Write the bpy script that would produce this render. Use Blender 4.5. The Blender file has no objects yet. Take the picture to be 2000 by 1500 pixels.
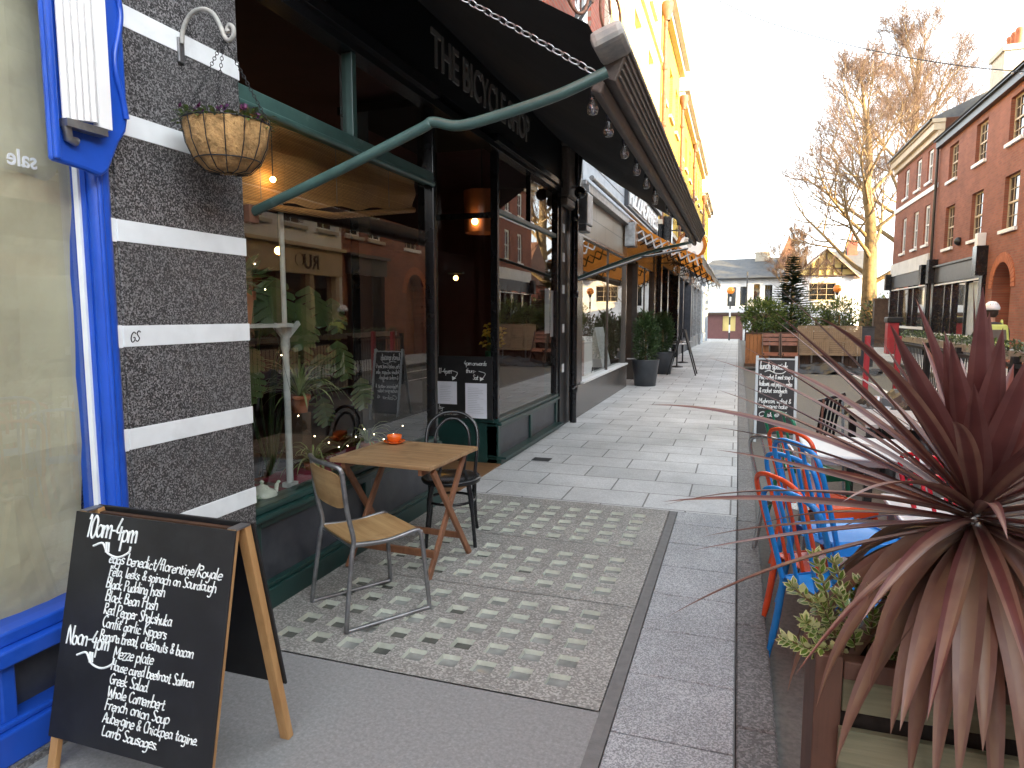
import bpy, math, random
from mathutils import Vector, Matrix, Quaternion
random.seed(11)
SC = bpy.context.scene
COL = SC.collection
R = math.radians
rnd = random.uniform

# ------------------------------------------------------------------ camera
cam = bpy.data.cameras.new('camera'); cam.sensor_width = 36.0; cam.lens = 23.4
cam.clip_start = 0.05; cam.clip_end = 2000
camo = bpy.data.objects.new('camera', cam); COL.objects.link(camo)
camo.location = (0, 0, 1.6)
camo.rotation_euler = (R(90) - math.atan(135/1300), 0, math.atan(440/1300))
SC.camera = camo
# ------------------------------------------------------------------ world, sun, exposure
SUN_EL, SUN_AZ = R(12.5), math.atan2(0.88, -0.47)      # direction to the sun (x, y) = (.88, -.47)
w = bpy.data.worlds.new('World'); SC.world = w; w.use_nodes = True
nt = w.node_tree; bg = nt.nodes['Background']
sky = nt.nodes.new('ShaderNodeTexSky'); sky.sky_type = 'NISHITA'; sky.sun_disc = False
sky.sun_elevation = SUN_EL; sky.sun_rotation = SUN_AZ; sky.air_density = 1.0; sky.dust_density = 2.5; sky.ozone_density = 1.0
hs = nt.nodes.new('ShaderNodeHueSaturation'); hs.inputs['Saturation'].default_value = 0.15
tm = nt.nodes.new('ShaderNodeMix'); tm.data_type = 'RGBA'; tm.blend_type = 'MULTIPLY'; tm.inputs[0].default_value = 1; tm.inputs[7].default_value = (.955, 1.0, 1.03, 1)
nt.links.new(sky.outputs[0], hs.inputs['Color']); nt.links.new(hs.outputs[0], tm.inputs[6]); nt.links.new(tm.outputs[2], bg.inputs['Color'])
bg.inputs['Strength'].default_value = 0.15
sl = bpy.data.lights.new('sun', 'SUN'); sl.energy = 3.0; sl.angle = R(0.5); sl.color = (1.0, 0.68, 0.28)
so = bpy.data.objects.new('sun', sl); COL.objects.link(so)
sd = Vector((math.cos(SUN_EL)*math.sin(SUN_AZ), math.cos(SUN_EL)*math.cos(SUN_AZ), math.sin(SUN_EL)))
so.rotation_euler = sd.to_track_quat('Z', 'Y').to_euler(); so.location = (60, -30, 40)
SC.view_settings.view_transform = 'Standard'; SC.view_settings.look = 'None'
SC.view_settings.exposure = 3.2; SC.view_settings.gamma = 1.0

# ------------------------------------------------------------------ materials
MATS = {}
def _nt(name):
    m = bpy.data.materials.new(name); m.use_nodes = True
    n = m.node_tree; return m, n, n.nodes['Principled BSDF']
def _mixc(n, fac, a, b, blend='MIX'):
    x = n.nodes.new('ShaderNodeMix'); x.data_type = 'RGBA'; x.blend_type = blend
    for s, v in ((0, fac), (6, a), (7, b)):
        if hasattr(v, 'links'): n.links.new(v, x.inputs[s])
        elif s == 0: x.inputs[0].default_value = v
        else: x.inputs[s].default_value = (*v[:3], 1)
    return x.outputs[2]
def _noise(n, co, scale, detail=4, rough=0.55):
    t = n.nodes.new('ShaderNodeTexNoise'); t.inputs['Scale'].default_value = scale
    t.inputs['Detail'].default_value = detail; t.inputs['Roughness'].default_value = rough
    n.links.new(co, t.inputs['Vector']); return t.outputs['Fac']
def _ramp(n, f, lo, hi):
    r = n.nodes.new('ShaderNodeMapRange'); r.inputs[1].default_value = lo; r.inputs[2].default_value = hi
    n.links.new(f, r.inputs[0]); return r.outputs[0]
def _bump(n, b, f, st, dist=0.004):
    bp = n.nodes.new('ShaderNodeBump'); bp.inputs['Strength'].default_value = st; bp.inputs['Distance'].default_value = dist
    n.links.new(f, bp.inputs['Height']); n.links.new(bp.outputs[0], b.inputs['Normal'])
def _co(n, scale=None):
    c = n.nodes.new('ShaderNodeTexCoord').outputs['Object']
    if scale:
        mp = n.nodes.new('ShaderNodeMapping'); mp.inputs['Scale'].default_value = scale
        n.links.new(c, mp.inputs['Vector']); c = mp.outputs[0]
    return c
def pbr(name, col, rough=0.6, metal=0.0, var=0.15, vs=6, bump=0.0, bs=80, col2=None, lo=.4, hi=.65, stretch=None, spec=0.5, dist=.003):
    m, n, b = _nt(name); co = _co(n, stretch)
    f = _noise(n, co, vs, 5)
    dark = tuple(c*(1-var) for c in col); light = tuple(min(1, c*(1+var)) for c in col)
    c = _mixc(n, _ramp(n, f, .3, .7), dark, light)
    if col2: c = _mixc(n, _ramp(n, _noise(n, co, vs*.6+1.3, 6, .65), lo, hi), c, col2)
    n.links.new(c, b.inputs['Base Color'])
    b.inputs['Roughness'].default_value = rough; b.inputs['Metallic'].default_value = metal
    b.inputs['Specular IOR Level'].default_value = spec
    if bump: _bump(n, b, _noise(n, co, bs, 3), bump, dist)
    MATS[name] = m; return m
def granite(name, dark, light, scale=150, rough=.35, amount=(.35, .75), bump=.15, big=.25):
    m, n, b = _nt(name); co = _co(n)
    v = n.nodes.new('ShaderNodeTexVoronoi'); v.inputs['Scale'].default_value = scale
    n.links.new(co, v.inputs['Vector'])
    sp = n.nodes.new('ShaderNodeSeparateColor'); n.links.new(v.outputs['Color'], sp.inputs[0])
    f = _ramp(n, sp.outputs[0], *amount)
    c = _mixc(n, f, dark, light)
    c = _mixc(n, _ramp(n, _noise(n, co, 2.2, 5, .6), .35, .7), c, tuple(x*(1-big) for x in dark), 'MIX') if False else c
    g = _ramp(n, _noise(n, co, 1.7, 6, .65), .3, .7)
    mul = n.nodes.new('ShaderNodeMix'); mul.data_type = 'RGBA'; mul.blend_type = 'MULTIPLY'; mul.inputs[0].default_value = 1
    gr = n.nodes.new('ShaderNodeMapRange'); gr.inputs[3].default_value = 1-big; gr.inputs[4].default_value = 1.0
    n.links.new(g, gr.inputs[0]); n.links.new(c, mul.inputs[6]); n.links.new(gr.outputs[0], mul.inputs[7])
    n.links.new(mul.outputs[2], b.inputs['Base Color']); b.inputs['Roughness'].default_value = rough
    if bump: _bump(n, b, sp.outputs[1], bump, .002)
    MATS[name] = m; return m
def bricky(name, c1, c2, mortar, axes='yz', bw=.225, rh=.075, ms=.008, rough=.85, bump=.5, speck=0, big=.2, off=.5, dist=.01, shift=(0, 0)):
    m, n, b = _nt(name); co = _co(n)
    s = n.nodes.new('ShaderNodeSeparateXYZ'); n.links.new(co, s.inputs[0])
    k = n.nodes.new('ShaderNodeCombineXYZ')
    ad = []
    for i, a in enumerate(axes):
        q = n.nodes.new('ShaderNodeMath'); q.operation = 'ADD'; q.inputs[1].default_value = shift[i]
        n.links.new(s.outputs['xyz'.index(a)], q.inputs[0]); n.links.new(q.outputs[0], k.inputs[i])
    t = n.nodes.new('ShaderNodeTexBrick'); n.links.new(k.outputs[0], t.inputs['Vector'])
    t.offset = off
    for key, v in (('Scale', 1), ('Brick Width', bw), ('Row Height', rh), ('Mortar Size', ms), ('Mortar Smooth', .2), ('Bias', 0)): t.inputs[key].default_value = v
    t.inputs['Color1'].default_value = (*c1, 1); t.inputs['Color2'].default_value = (*c2, 1); t.inputs['Mortar'].default_value = (*mortar, 1)
    c = t.outputs['Color']
    gr = n.nodes.new('ShaderNodeMapRange'); gr.inputs[1].default_value = .3; gr.inputs[2].default_value = .7
    gr.inputs[3].default_value = 1-big; gr.inputs[4].default_value = 1+big*.5
    n.links.new(_noise(n, co, .9, 6, .65), gr.inputs[0])
    mul = n.nodes.new('ShaderNodeMix'); mul.data_type = 'RGBA'; mul.blend_type = 'MULTIPLY'; mul.inputs[0].default_value = 1
    n.links.new(c, mul.inputs[6]); n.links.new(gr.outputs[0], mul.inputs[7]); c = mul.outputs[2]
    if speck:
        v = n.nodes.new('ShaderNodeTexVoronoi'); v.inputs['Scale'].default_value = 110; n.links.new(co, v.inputs['Vector'])
        sp = n.nodes.new('ShaderNodeSeparateColor'); n.links.new(v.outputs['Color'], sp.inputs[0])
        g2 = n.nodes.new('ShaderNodeMapRange'); g2.inputs[3].default_value = 1-speck; g2.inputs[4].default_value = 1+speck
        n.links.new(sp.outputs[0], g2.inputs[0])
        m2 = n.nodes.new('ShaderNodeMix'); m2.data_type = 'RGBA'; m2.blend_type = 'MULTIPLY'; m2.inputs[0].default_value = 1
        n.links.new(c, m2.inputs[6]); n.links.new(g2.outputs[0], m2.inputs[7]); c = m2.outputs[2]
    n.links.new(c, b.inputs['Base Color']); b.inputs['Roughness'].default_value = rough
    inv = n.nodes.new('ShaderNodeMath'); inv.operation = 'SUBTRACT'; inv.inputs[0].default_value = 1; n.links.new(t.outputs['Fac'], inv.inputs[1])
    ad = n.nodes.new('ShaderNodeMath'); ad.operation = 'ADD'; n.links.new(inv.outputs[0], ad.inputs[0])
    nm = n.nodes.new('ShaderNodeMath'); nm.operation = 'MULTIPLY'; nm.inputs[1].default_value = .35; n.links.new(_noise(n, co, 60, 3), nm.inputs[0]); n.links.new(nm.outputs[0], ad.inputs[1])
    _bump(n, b, ad.outputs[0], bump, dist)
    MATS[name] = m; return m
def wood(name, c1, c2, axis='x', rough=.5, scale=1.0, bump=.1):
    st = {'x': (1.2, 22, 22), 'y': (22, 1.2, 22), 'z': (22, 22, 1.2)}[axis]
    m, n, b = _nt(name); co = _co(n, tuple(v*scale for v in st))
    f = _noise(n, co, 1.6, 8, .7); c = _mixc(n, _ramp(n, f, .3, .72), c1, c2)
    f2 = _noise(n, _co(n), 5, 4); c = _mixc(n, _ramp(n, f2, .55, .8), c, tuple(x*.62 for x in c1))
    n.links.new(c, b.inputs['Base Color']); b.inputs['Roughness'].default_value = rough
    _bump(n, b, f, bump, .003); MATS[name] = m; return m
def glass(name, tint=(.92, .95, .93), ior=1.5, boost=1.6, rough=0.0, wav=0):
    m, n, b = _nt(name); n.nodes.remove(b)
    out = n.nodes['Material Output']
    tr = n.nodes.new('ShaderNodeBsdfTransparent'); tr.inputs[0].default_value = (*tint, 1)
    gl = n.nodes.new('ShaderNodeBsdfGlossy'); gl.inputs['Roughness'].default_value = rough; gl.inputs[0].default_value = (1, 1, 1, 1)
    def mth(op, a, b=None, clamp=False):
        q = n.nodes.new('ShaderNodeMath'); q.operation = op; q.use_clamp = clamp
        for i, v in enumerate((a, b)):
            if hasattr(v, 'links'): n.links.new(v, q.inputs[i])
            elif v is not None: q.inputs[i].default_value = v
        return q.outputs[0]
    ge = n.nodes.new('ShaderNodeNewGeometry'); dt = n.nodes.new('ShaderNodeVectorMath'); dt.operation = 'DOT_PRODUCT'
    n.links.new(ge.outputs['Incoming'], dt.inputs[0]); n.links.new(ge.outputs['Normal'], dt.inputs[1])
    f0 = 2*((ior-1)/(ior+1))**2                                  # two faces of a thin pane, the same from either side
    sch = mth('POWER', mth('SUBTRACT', 1.0, mth('ABSOLUTE', dt.outputs['Value'])), 5.0)
    fz = mth('MULTIPLY', mth('ADD', mth('MULTIPLY', sch, 1-f0), f0), boost, True)
    mx = n.nodes.new('ShaderNodeMixShader'); n.links.new(fz, mx.inputs[0]); n.links.new(tr.outputs[0], mx.inputs[1]); n.links.new(gl.outputs[0], mx.inputs[2])
    n.links.new(mx.outputs[0], out.inputs[0])
    if wav:
        bp = n.nodes.new('ShaderNodeBump'); bp.inputs['Strength'].default_value = wav; bp.inputs['Distance'].default_value = .01
        n.links.new(_noise(n, _co(n), 1.1, 2), bp.inputs['Height']); n.links.new(bp.outputs[0], gl.inputs['Normal'])
    MATS[name] = m; return m
def emit(name, col, s):
    m, n, b = _nt(name); b.inputs['Base Color'].default_value = (*col, 1)
    b.inputs['Emission Color'].default_value = (*col, 1); b.inputs['Emission Strength'].default_value = s; MATS[name] = m; return m
def leafy(name, c1, c2, rough=.45, vs=3.0, trans=.15):
    m, n, b = _nt(name); co = _co(n)
    c = _mixc(n, _ramp(n, _noise(n, co, vs, 4), .35, .65), c1, c2)
    n.links.new(c, b.inputs['Base Color']); b.inputs['Roughness'].default_value = rough
    if trans:
        tl = n.nodes.new('ShaderNodeBsdfTranslucent'); n.links.new(c, tl.inputs[0])
        mx = n.nodes.new('ShaderNodeMixShader'); mx.inputs[0].default_value = trans
        n.links.new(b.outputs[0], mx.inputs[1]); n.links.new(tl.outputs[0], mx.inputs[2]); n.links.new(mx.outputs[0], n.nodes['Material Output'].inputs[0])
    MATS[name] = m; return m

# ------------------------------------------------------------------ mesh builder
class MB:
    def __init__(s): s.v = []; s.f = []; s.m = []; s.s = []
    def add(s, vs, fs, mi=0, sm=False):
        o = len(s.v); s.v += [tuple(v) for v in vs]
        for f in fs: s.f.append(tuple(i+o for i in f)); s.m.append(mi); s.s.append(sm)
        return s
    def box(s, x0, x1, y0, y1, z0, z1, mi=0):
        return s.add([(x0,y0,z0),(x1,y0,z0),(x1,y1,z0),(x0,y1,z0),(x0,y0,z1),(x1,y0,z1),(x1,y1,z1),(x0,y1,z1)],
              [(0,3,2,1),(4,5,6,7),(0,1,5,4),(1,2,6,5),(2,3,7,6),(3,0,4,7)], mi)
    def obox(s, c, sx, sy, sz, M, mi=0):
        vs = [Vector(c) + M @ Vector((a*sx/2, b*sy/2, d*sz/2)) for d in (-1, 1) for a, b in ((-1,-1),(1,-1),(1,1),(-1,1))]
        return s.add(vs, [(0,3,2,1),(4,5,6,7),(0,1,5,4),(1,2,6,5),(2,3,7,6),(3,0,4,7)], mi)
    def beam(s, a, b, w, h, up=(0,0,1), mi=0):
        a = Vector(a); b = Vector(b); d = (b-a).normalized(); u = Vector(up)
        if abs(d.dot(u)) > .99: u = Vector((0, 1, 0))
        x = d.cross(u).normalized(); u = x.cross(d).normalized()
        M = Matrix((x, d, u)).transposed()
        return s.obox((a+b)/2, w, (b-a).length, h, M, mi)
    def tube(s, pts, r, n=8, mi=0, closed=False, sm=True, flat=None):
        P = [Vector(p) for p in pts]; k = len(P)
        if not hasattr(r, '__len__'): r = [r]*k
        rings = []; nrm = None
        for i in range(k):
            if closed: t = (P[(i+1) % k]-P[i-1])
            else: t = P[min(i+1, k-1)]-P[max(i-1, 0)]
            t = t.normalized() if t.length > 1e-9 else Vector((0, 0, 1))
            if nrm is None:
                nrm = t.orthogonal().normalized() if flat is None else (Vector(flat)-t*t.dot(Vector(flat))).normalized()
            nrm = (nrm - t*nrm.dot(t)); nrm = nrm.normalized() if nrm.length > 1e-6 else t.orthogonal().normalized()
            bi = t.cross(nrm)
            rings.append([P[i] + (nrm*math.cos(2*math.pi*j/n) + bi*math.sin(2*math.pi*j/n))*r[i] for j in range(n)])
        vs = [v for q in rings for v in q]; fs = []
        for i in range(k if closed else k-1):
            a = i*n; b = ((i+1) % k)*n
            for j in range(n): fs.append((a+j, a+(j+1) % n, b+(j+1) % n, b+j))
        s.add(vs, fs, mi, sm)
        if not closed:
            s.add(rings[0], [tuple(range(n))[::-1]], mi); s.add(rings[-1], [tuple(range(n))], mi)
        return s
    def lathe(s, prof, c=(0,0,0), n=24, mi=0, sm=True, M=None):
        vs = []; fs = []
        for r, z in prof:
            for j in range(n):
                p = Vector((r*math.cos(2*math.pi*j/n), r*math.sin(2*math.pi*j/n), z))
                if M: p = M @ p
                vs.append(Vector(c)+p)
        for i in range(len(prof)-1):
            for j in range(n): fs.append((i*n+j, i*n+(j+1) % n, (i+1)*n+(j+1) % n, (i+1)*n+j))
        s.add(vs, fs, mi, sm); return s
    def ball(s, c, r, n=10, mi=0, sz=1.0, M=None):
        k = max(4, n//2)
        prof = [(max(1e-4, r*math.sin(math.pi*i/k)), -r*sz*math.cos(math.pi*i/k)) for i in range(k+1)]
        return s.lathe(prof, c, n, mi, True, M)
    def prism(s, poly, off, mi=0):
        n = len(poly); o = Vector(off); A = [Vector(p) for p in poly]; B = [p+o for p in A]
        s.add(A+B, [tuple(range(n))[::-1], tuple(range(n, 2*n))] + [(i, (i+1) % n, n+(i+1) % n, n+i) for i in range(n)], mi); return s
    def quad(s, a, b, c, d, mi=0): return s.add([a, b, c, d], [(0, 1, 2, 3)], mi)
    def build(s, name, mats, parent=None, off=(0,0,0), bevel=0, seg=2):
        me = bpy.data.meshes.new(name)
        me.from_pydata([(v[0]-off[0], v[1]-off[1], v[2]-off[2]) for v in s.v], [], s.f)
        if not isinstance(mats, (list, tuple)): mats = [mats]
        for m in mats: me.materials.append(MATS[m] if isinstance(m, str) else m)
        me.polygons.foreach_set('material_index', s.m); me.polygons.foreach_set('use_smooth', s.s); me.update()
        o = bpy.data.objects.new(name, me); COL.objects.link(o)
        if parent: o.parent = parent
        if bevel:
            bv = o.modifiers.new('bevel', 'BEVEL'); bv.width = bevel; bv.segments = seg; bv.limit_method = 'ANGLE'; bv.angle_limit = R(40)
        return o
def tag(o, label, cat, group=None):
    o['label'] = label; o['category'] = cat
    if group: o['group'] = group
    return o
class Thing:
    """an Empty at the thing's base; parts authored in world coordinates (or local ones when local=True)"""
    def __init__(s, name, label, cat, loc, group=None, local=False, rz=0):
        s.o = bpy.data.objects.new(name, None); COL.objects.link(s.o); s.o.location = loc; s.o.empty_display_size = .1
        s.o.rotation_euler = (0, 0, rz)
        s.off = (0,0,0) if local else tuple(loc); tag(s.o, label, cat, group)
    def part(s, name, mb, mats, parent=None, label=None, bevel=0, stuff=False):
        o = mb.build(name, mats, parent or s.o, s.off, bevel)
        if label: o['label'] = label
        if stuff: o['kind'] = 'stuff'
        return o
def struct(name, mb, mats, kind='structure'):
    o = mb.build(name, mats); o['kind'] = kind; return o
def copy_tree(o, loc=None, rz=None, label=None, parent=None):
    c = o.copy(); COL.objects.link(c)
    if parent: c.parent = parent
    if loc is not None: c.location = loc
    if rz is not None: c.rotation_euler = (0, 0, rz)
    if label: c['label'] = label
    for ch in list(o.children): copy_tree(ch, parent=c)
    return c
def smooth(pts, k=6, closed=False):
    P = [Vector(p) for p in pts]; out = []; n = len(P)
    for i in range(n if closed else n-1):
        p0 = P[i-1] if (closed or i > 0) else P[0]*2-P[1]
        p1 = P[i]; p2 = P[(i+1) % n]
        p3 = P[(i+2) % n] if (closed or i+2 < n) else P[-1]*2-P[-2]
        for j in range(k):
            t = j/k; out.append(.5*((2*p1)+(p2-p0)*t+(2*p0-5*p1+4*p2-p3)*t*t+(3*p1-p0-3*p2+p3)*t**3))
    if not closed: out.append(P[-1])
    return out
def gz(y):
    return 0.0 if y < 22 else (-0.0125*(min(y, 62)-22))

# ---- a small hand-drawn stroke alphabet for chalk writing
GL = {'a':(5,"4,4 2,5 .5,3 .6,1 2,0 4,2|4,5 4,1 5,0"),'b':(5,".5,10 .5,0|.5,3 2,5 4,4 4,1 2,0 .5,1"),'c':(4.5,"4,4.3 2,5 .5,3 .7,1 2,0 4,.8"),
'd':(5.2,"4,4 2,5 .5,3 .7,.7 2,0 4,2|4,10 4,1 5,0"),'e':(4.5,".5,2.5 4,3 3.5,4.7 2,5 .5,3 .7,1 2,0 4,.8"),'f':(4,"4,9.5 2.6,10 1.8,8 1.8,0|.3,5.2 3.6,5.2"),
'g':(5,"4,4 2,5 .5,3 .7,1 2,.3 4,2|4,5 4,-2 2.5,-4 .5,-3.3"),'h':(5,".6,10 .6,0|.6,3 2,5 3.6,4.5 4,0"),'i':(2.2,"1,5 1,.5 1.6,0|1,7 1.1,7.5"),
'k':(4.6,".6,10 .6,0|3.6,5 .7,2.3 4,0"),'l':(2.2,"1,10 1,.6 1.7,0"),'m':(7,".6,5 .6,0|.6,3 2,5 3,4.5 3.2,0|3.2,3 4.8,5 5.8,4.5 6.1,0"),
'n':(5,".6,5 .6,0|.6,3 2.2,5 3.7,4.3 4,0"),'o':(5,"2.3,5 .6,3.6 .7,1 2.3,0 4,1.2 4,3.8 2.3,5"),'p':(5,".6,5 .6,-4|.6,3.4 2.2,5 4,3.8 3.8,1 2.2,0 .6,1"),
'r':(3.6,".6,5 .6,0|.6,3 1.8,4.8 3.4,4.6"),'s':(4,"3.5,4.5 1.8,5 .6,3.8 2,2.6 3.4,1.4 2,0 .3,.6"),'t':(3.6,"1.5,8 1.5,1 2.4,0 3.2,.5|.2,5 3,5.2"),
'u':(5,".6,5 .6,1.3 2,0 3.8,1.6|3.9,5 3.9,1 4.7,0"),'v':(4.6,".4,5 2.2,0 4,5"),'w':(6.5,".4,5 1.8,0 3.2,4 4.6,0 6,5"),'y':(4.8,".5,5 .7,2 2.2,1 4,3|4.1,5 3.8,-2 2,-4 .5,-3"),
'z':(4.4,".5,5 3.8,5 .5,0 4,0"),'j':(3,"2,5 2,-3 .3,-4|2,7 2.1,7.4"),'x':(4.4,".5,5 3.8,0|3.8,5 .5,0"),'q':(5,"4,4 2,5 .5,3 .7,1 2,0 4,2|4,5 4,-4"),
'A':(6,".3,0 3,9.5 5.5,0|1.2,3.2 4.6,3.2"),'B':(5.6,".6,9.5 .6,0|.6,9.2 3.6,9 3.8,6 .8,5 4.4,4 4.2,.8 .6,0"),'C':(5.6,"5,8 3,9.5 .8,7 .7,3 2.6,0 5,1.4"),
'F':(5,".8,9.5 .8,0|.5,9.3 4.6,9.4|.8,5 3.6,5"),'G':(6,"5,8 3,9.5 .8,7 .7,3 2.6,0 5,1.4 5,4 3,4"),'H':(5.8,".6,9.5 .6,0|4.8,9.5 4.8,0|.6,5 4.8,5"),
'L':(4.8,".7,9.5 .7,.3 4.4,.2"),'K':(5.4,".7,9.5 .7,0|4.4,9.5 .8,4.4 4.8,0"),'M':(7,".6,0 .8,9.5 3.4,3 6,9.5 6.2,0"),'N':(6,".6,0 .7,9.5 4.8,0 4.9,9.5"),'P':(5.2,".7,9.5 .7,0|.6,9.2 3.8,9 4.4,6.4 2.6,4.6 .8,4.6"),
'R':(5.4,".7,9.5 .7,0|.6,9.2 3.8,9 4.2,6.4 .8,4.8 4.6,0"),'S':(5,"4.4,8.4 2.4,9.6 .7,7.6 2.4,5 4.3,2.6 2.6,0 .4,1"),'T':(5.6,".2,9.4 5.2,9.5|2.7,9.4 2.6,0"),
'W':(8,".3,9.5 2,0 3.8,7 5.6,0 7.4,9.5"),'0':(5,"2.4,9.5 .6,7 .7,2 2.4,0 4.1,2 4.1,7.4 2.4,9.5"),'1':(3,".6,7.6 1.8,9.5 1.7,0"),'4':(5.4,"3,9.5 .5,3.4 4.8,3.4|3.6,6 3.5,0"),
'5':(5,"4.2,9.4 1,9.4 .8,5.4 3,5.6 4.3,3 2.6,0 .5,.8"),'6':(5,"3.8,9.4 1.4,6.6 .6,2.6 2.2,0 4.2,2 2.8,4.6 .8,3"),'8':(5,"2.4,5 .8,7.4 2.4,9.6 4,7.4 .7,2.4 2.4,0 4.2,2.4 2.4,5"),'&':(5.6,"5,0 1.4,7 2.6,9 3.8,7.4 .7,2.6 2.4,0 5,3.6"),
'/':(4,"3.8,11 .4,-2"),'-':(4,".5,3.6 3.5,3.8"),'.':(2,".8,0 1.1,.4"),',':(2,"1.1,.6 .4,-1.4"),'\'':(2,"1,9.5 .8,8")}
def scrawl(mb, txt, O, U, V, size, w, slant=.12, jit=.35, track=.82, rng=None):
    """write txt as rounded strokes: U along the line, V up; size = height of 10 units"""
    rng = rng or random.Random(hash(len(txt))+len(txt)); O = Vector(O); U = Vector(U); V = Vector(V); N = U.cross(V).normalized()
    x = 0; k = size/10
    for ch in txt:
        if ch == ' ': x += 3.2; continue
        adv, d = GL.get(ch, GL['o']); dy = rng.uniform(-jit, jit); sc = 1+rng.uniform(-.08, .08)
        for st in d.split('|'):
            pts = []
            for q in st.split():
                a, b = q.split(','); a = float(a)*sc+rng.uniform(-.2, .2)*jit; b = float(b)*sc+rng.uniform(-.3, .3)*jit+dy
                pts.append(O+U*((x+a+b*slant)*k)+V*(b*k)+N*(w*.1))
            mb.tube(smooth(pts, 3) if len(pts) > 2 else pts, w/2, 5)
        x += adv*track+.4
    return x*k
def lettering(txt, M, xs=1.0, bold=0.0, ext=0.004, mb=None):
    """block letters from the built-in font, 1 unit high, mapped by M"""
    cu = bpy.data.curves.new('lettering', 'FONT'); cu.body = txt; cu.size = 1.0; cu.offset = bold; cu.extrude = ext; cu.resolution_u = 3
    o = bpy.data.objects.new('lettering', cu); COL.objects.link(o)
    me = bpy.data.meshes.new_from_object(o.evaluated_get(bpy.context.evaluated_depsgraph_get()))
    mb = mb or MB(); mb.add([M @ Vector((v.co.x*xs, v.co.y, v.co.z)) for v in me.vertices], [tuple(p.vertices) for p in me.polygons])
    bpy.data.objects.remove(o); bpy.data.curves.remove(cu); bpy.data.meshes.remove(me)
    return mb
def frame_M(O, U, V):
    U = Vector(U); V = Vector(V); N = U.normalized().cross(V.normalized()); O = Vector(O)
    return Matrix(((U.x, V.x, N.x, O.x), (U.y, V.y, N.y, O.y), (U.z, V.z, N.z, O.z), (0, 0, 0, 1)))
def leaf_quad(mb, p, d, up, L, W, mi=0, fold=.15):
    """one leaf: 6 vertices, pointed, slightly folded"""
    d = d.normalized(); s = d.cross(up)
    s = s.normalized() if s.length > 1e-5 else d.orthogonal().normalized(); n = s.cross(d)
    a = p; b = p+d*L*.45+s*W/2+n*W*fold; c = p+d*L-n*W*.2; e = p+d*L*.45-s*W/2+n*W*fold; m = p+d*L*.5
    mb.add([a, b, c, e, m], [(0, 1, 4), (1, 2, 4), (0, 4, 3), (4, 2, 3)], mi)
def leaf_cloud(mb, c, rad, n, L, W, mats=1, shell=.55, up=.2):
    c = Vector(c)
    for i in range(n):
        d = Vector((random.gauss(0, 1), random.gauss(0, 1), random.gauss(0, 1))).normalized()
        q = rnd(shell, 1)**.6
        p = c+Vector((d.x*rad[0], d.y*rad[1], d.z*rad[2]))*q*(1+.12*math.sin(d.x*7+d.z*5+d.y*6))
        dd = (d+Vector((rnd(-.8, .8), rnd(-.8, .8), rnd(-.6, .8)+up))).normalized()
        leaf_quad(mb, p, dd, Vector((rnd(-1, 1), rnd(-1, 1), rnd(.2, 1))), L*rnd(.7, 1.25), W*rnd(.7, 1.2), random.randrange(mats))
# ------------------------------------------------------------------ material library
pbr('asphalt', (.13, .128, .12), .92, var=.25, vs=40, bump=.5, bs=260, col2=(.17, .168, .15), lo=.45, hi=.75)
pbr('apron', (.25, .252, .25), .82, var=.18, vs=90, bump=.35, bs=300, col2=(.185, .187, .185), lo=.4, hi=.7)
pbr('mortar_strip', (.15, .15, .147), .85, var=.15, vs=20, bump=.3, bs=120)
bricky('slabs', (.54, .55, .55), (.45, .46, .46), (.19, .19, .185), 'xy', .70, .46, .008, .78, .35, speck=.14, big=.28, dist=.006, shift=(.36, .02))
granite('border_stone', (.21, .22, .23), (.50, .52, .54), 210, .62, (.25, .85), .25, .3)
granite('kerb_stone', (.10, .10, .10), (.24, .24, .24), 120, .7, (.3, .9), .25, .3)
granite('panel_concrete', (.21, .205, .19), (.46, .45, .42), 120, .7, (.35, 1.0), .35, .25)
granite('granite', (.032, .032, .034), (.29, .288, .292), 170, .30, (.35, .98), .05, .15)
pbr('band_paint', (.74, .78, .80), .55, var=.06, vs=7, bump=.12, bs=40, col2=(.62, .66, .67), lo=.55, hi=.8)
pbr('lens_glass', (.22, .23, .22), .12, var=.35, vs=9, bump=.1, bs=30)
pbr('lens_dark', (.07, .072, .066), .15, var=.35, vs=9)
pbr('lens_rim', (.54, .565, .49), .3, var=.15, vs=14)
pbr('blue_paint', (.012, .075, .46), .28, var=.12, vs=5, bump=.12, bs=35, col2=(.03, .11, .52), lo=.55, hi=.75)
pbr('white_gloss', (.80, .80, .80), .3, var=.05, vs=4)
pbr('paper_blind', (.47, .44, .31), .85, var=.12, vs=1.6, bump=.6, bs=5, col2=(.40, .36, .25), lo=.45, hi=.75, dist=.03)
pbr('green_paint', (.012, .042, .038), .30, var=.2, vs=6, bump=.1, bs=40, col2=(.03, .065, .058), lo=.6, hi=.75)
pbr('green_light', (.05, .105, .095), .35, var=.2, vs=9, col2=(.15, .21, .20), lo=.6, hi=.78)
pbr('black_paint', (.010, .011, .013), .4, var=.2, vs=8)
pbr('black_gloss', (.012, .013, .015), .18, var=.2, vs=8)
pbr('panel_grey', (.028, .032, .042), .35, var=.2, vs=7, col2=(.05, .055, .065))
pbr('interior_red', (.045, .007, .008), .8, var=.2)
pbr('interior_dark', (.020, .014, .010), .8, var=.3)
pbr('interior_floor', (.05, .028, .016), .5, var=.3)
wood('threshold', (.15, .075, .032), (.26, .14, .06), 'x', .55)
pbr('cream_letters', (.20, .19, .175), .7, var=.1)
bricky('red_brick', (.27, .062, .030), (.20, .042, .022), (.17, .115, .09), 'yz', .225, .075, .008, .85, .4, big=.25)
bricky('red_brick_far', (.27, .092, .058), (.21, .066, .043), (.20, .12, .085), 'yz', .24, .08, .009, .85, .3, big=.28)
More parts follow.
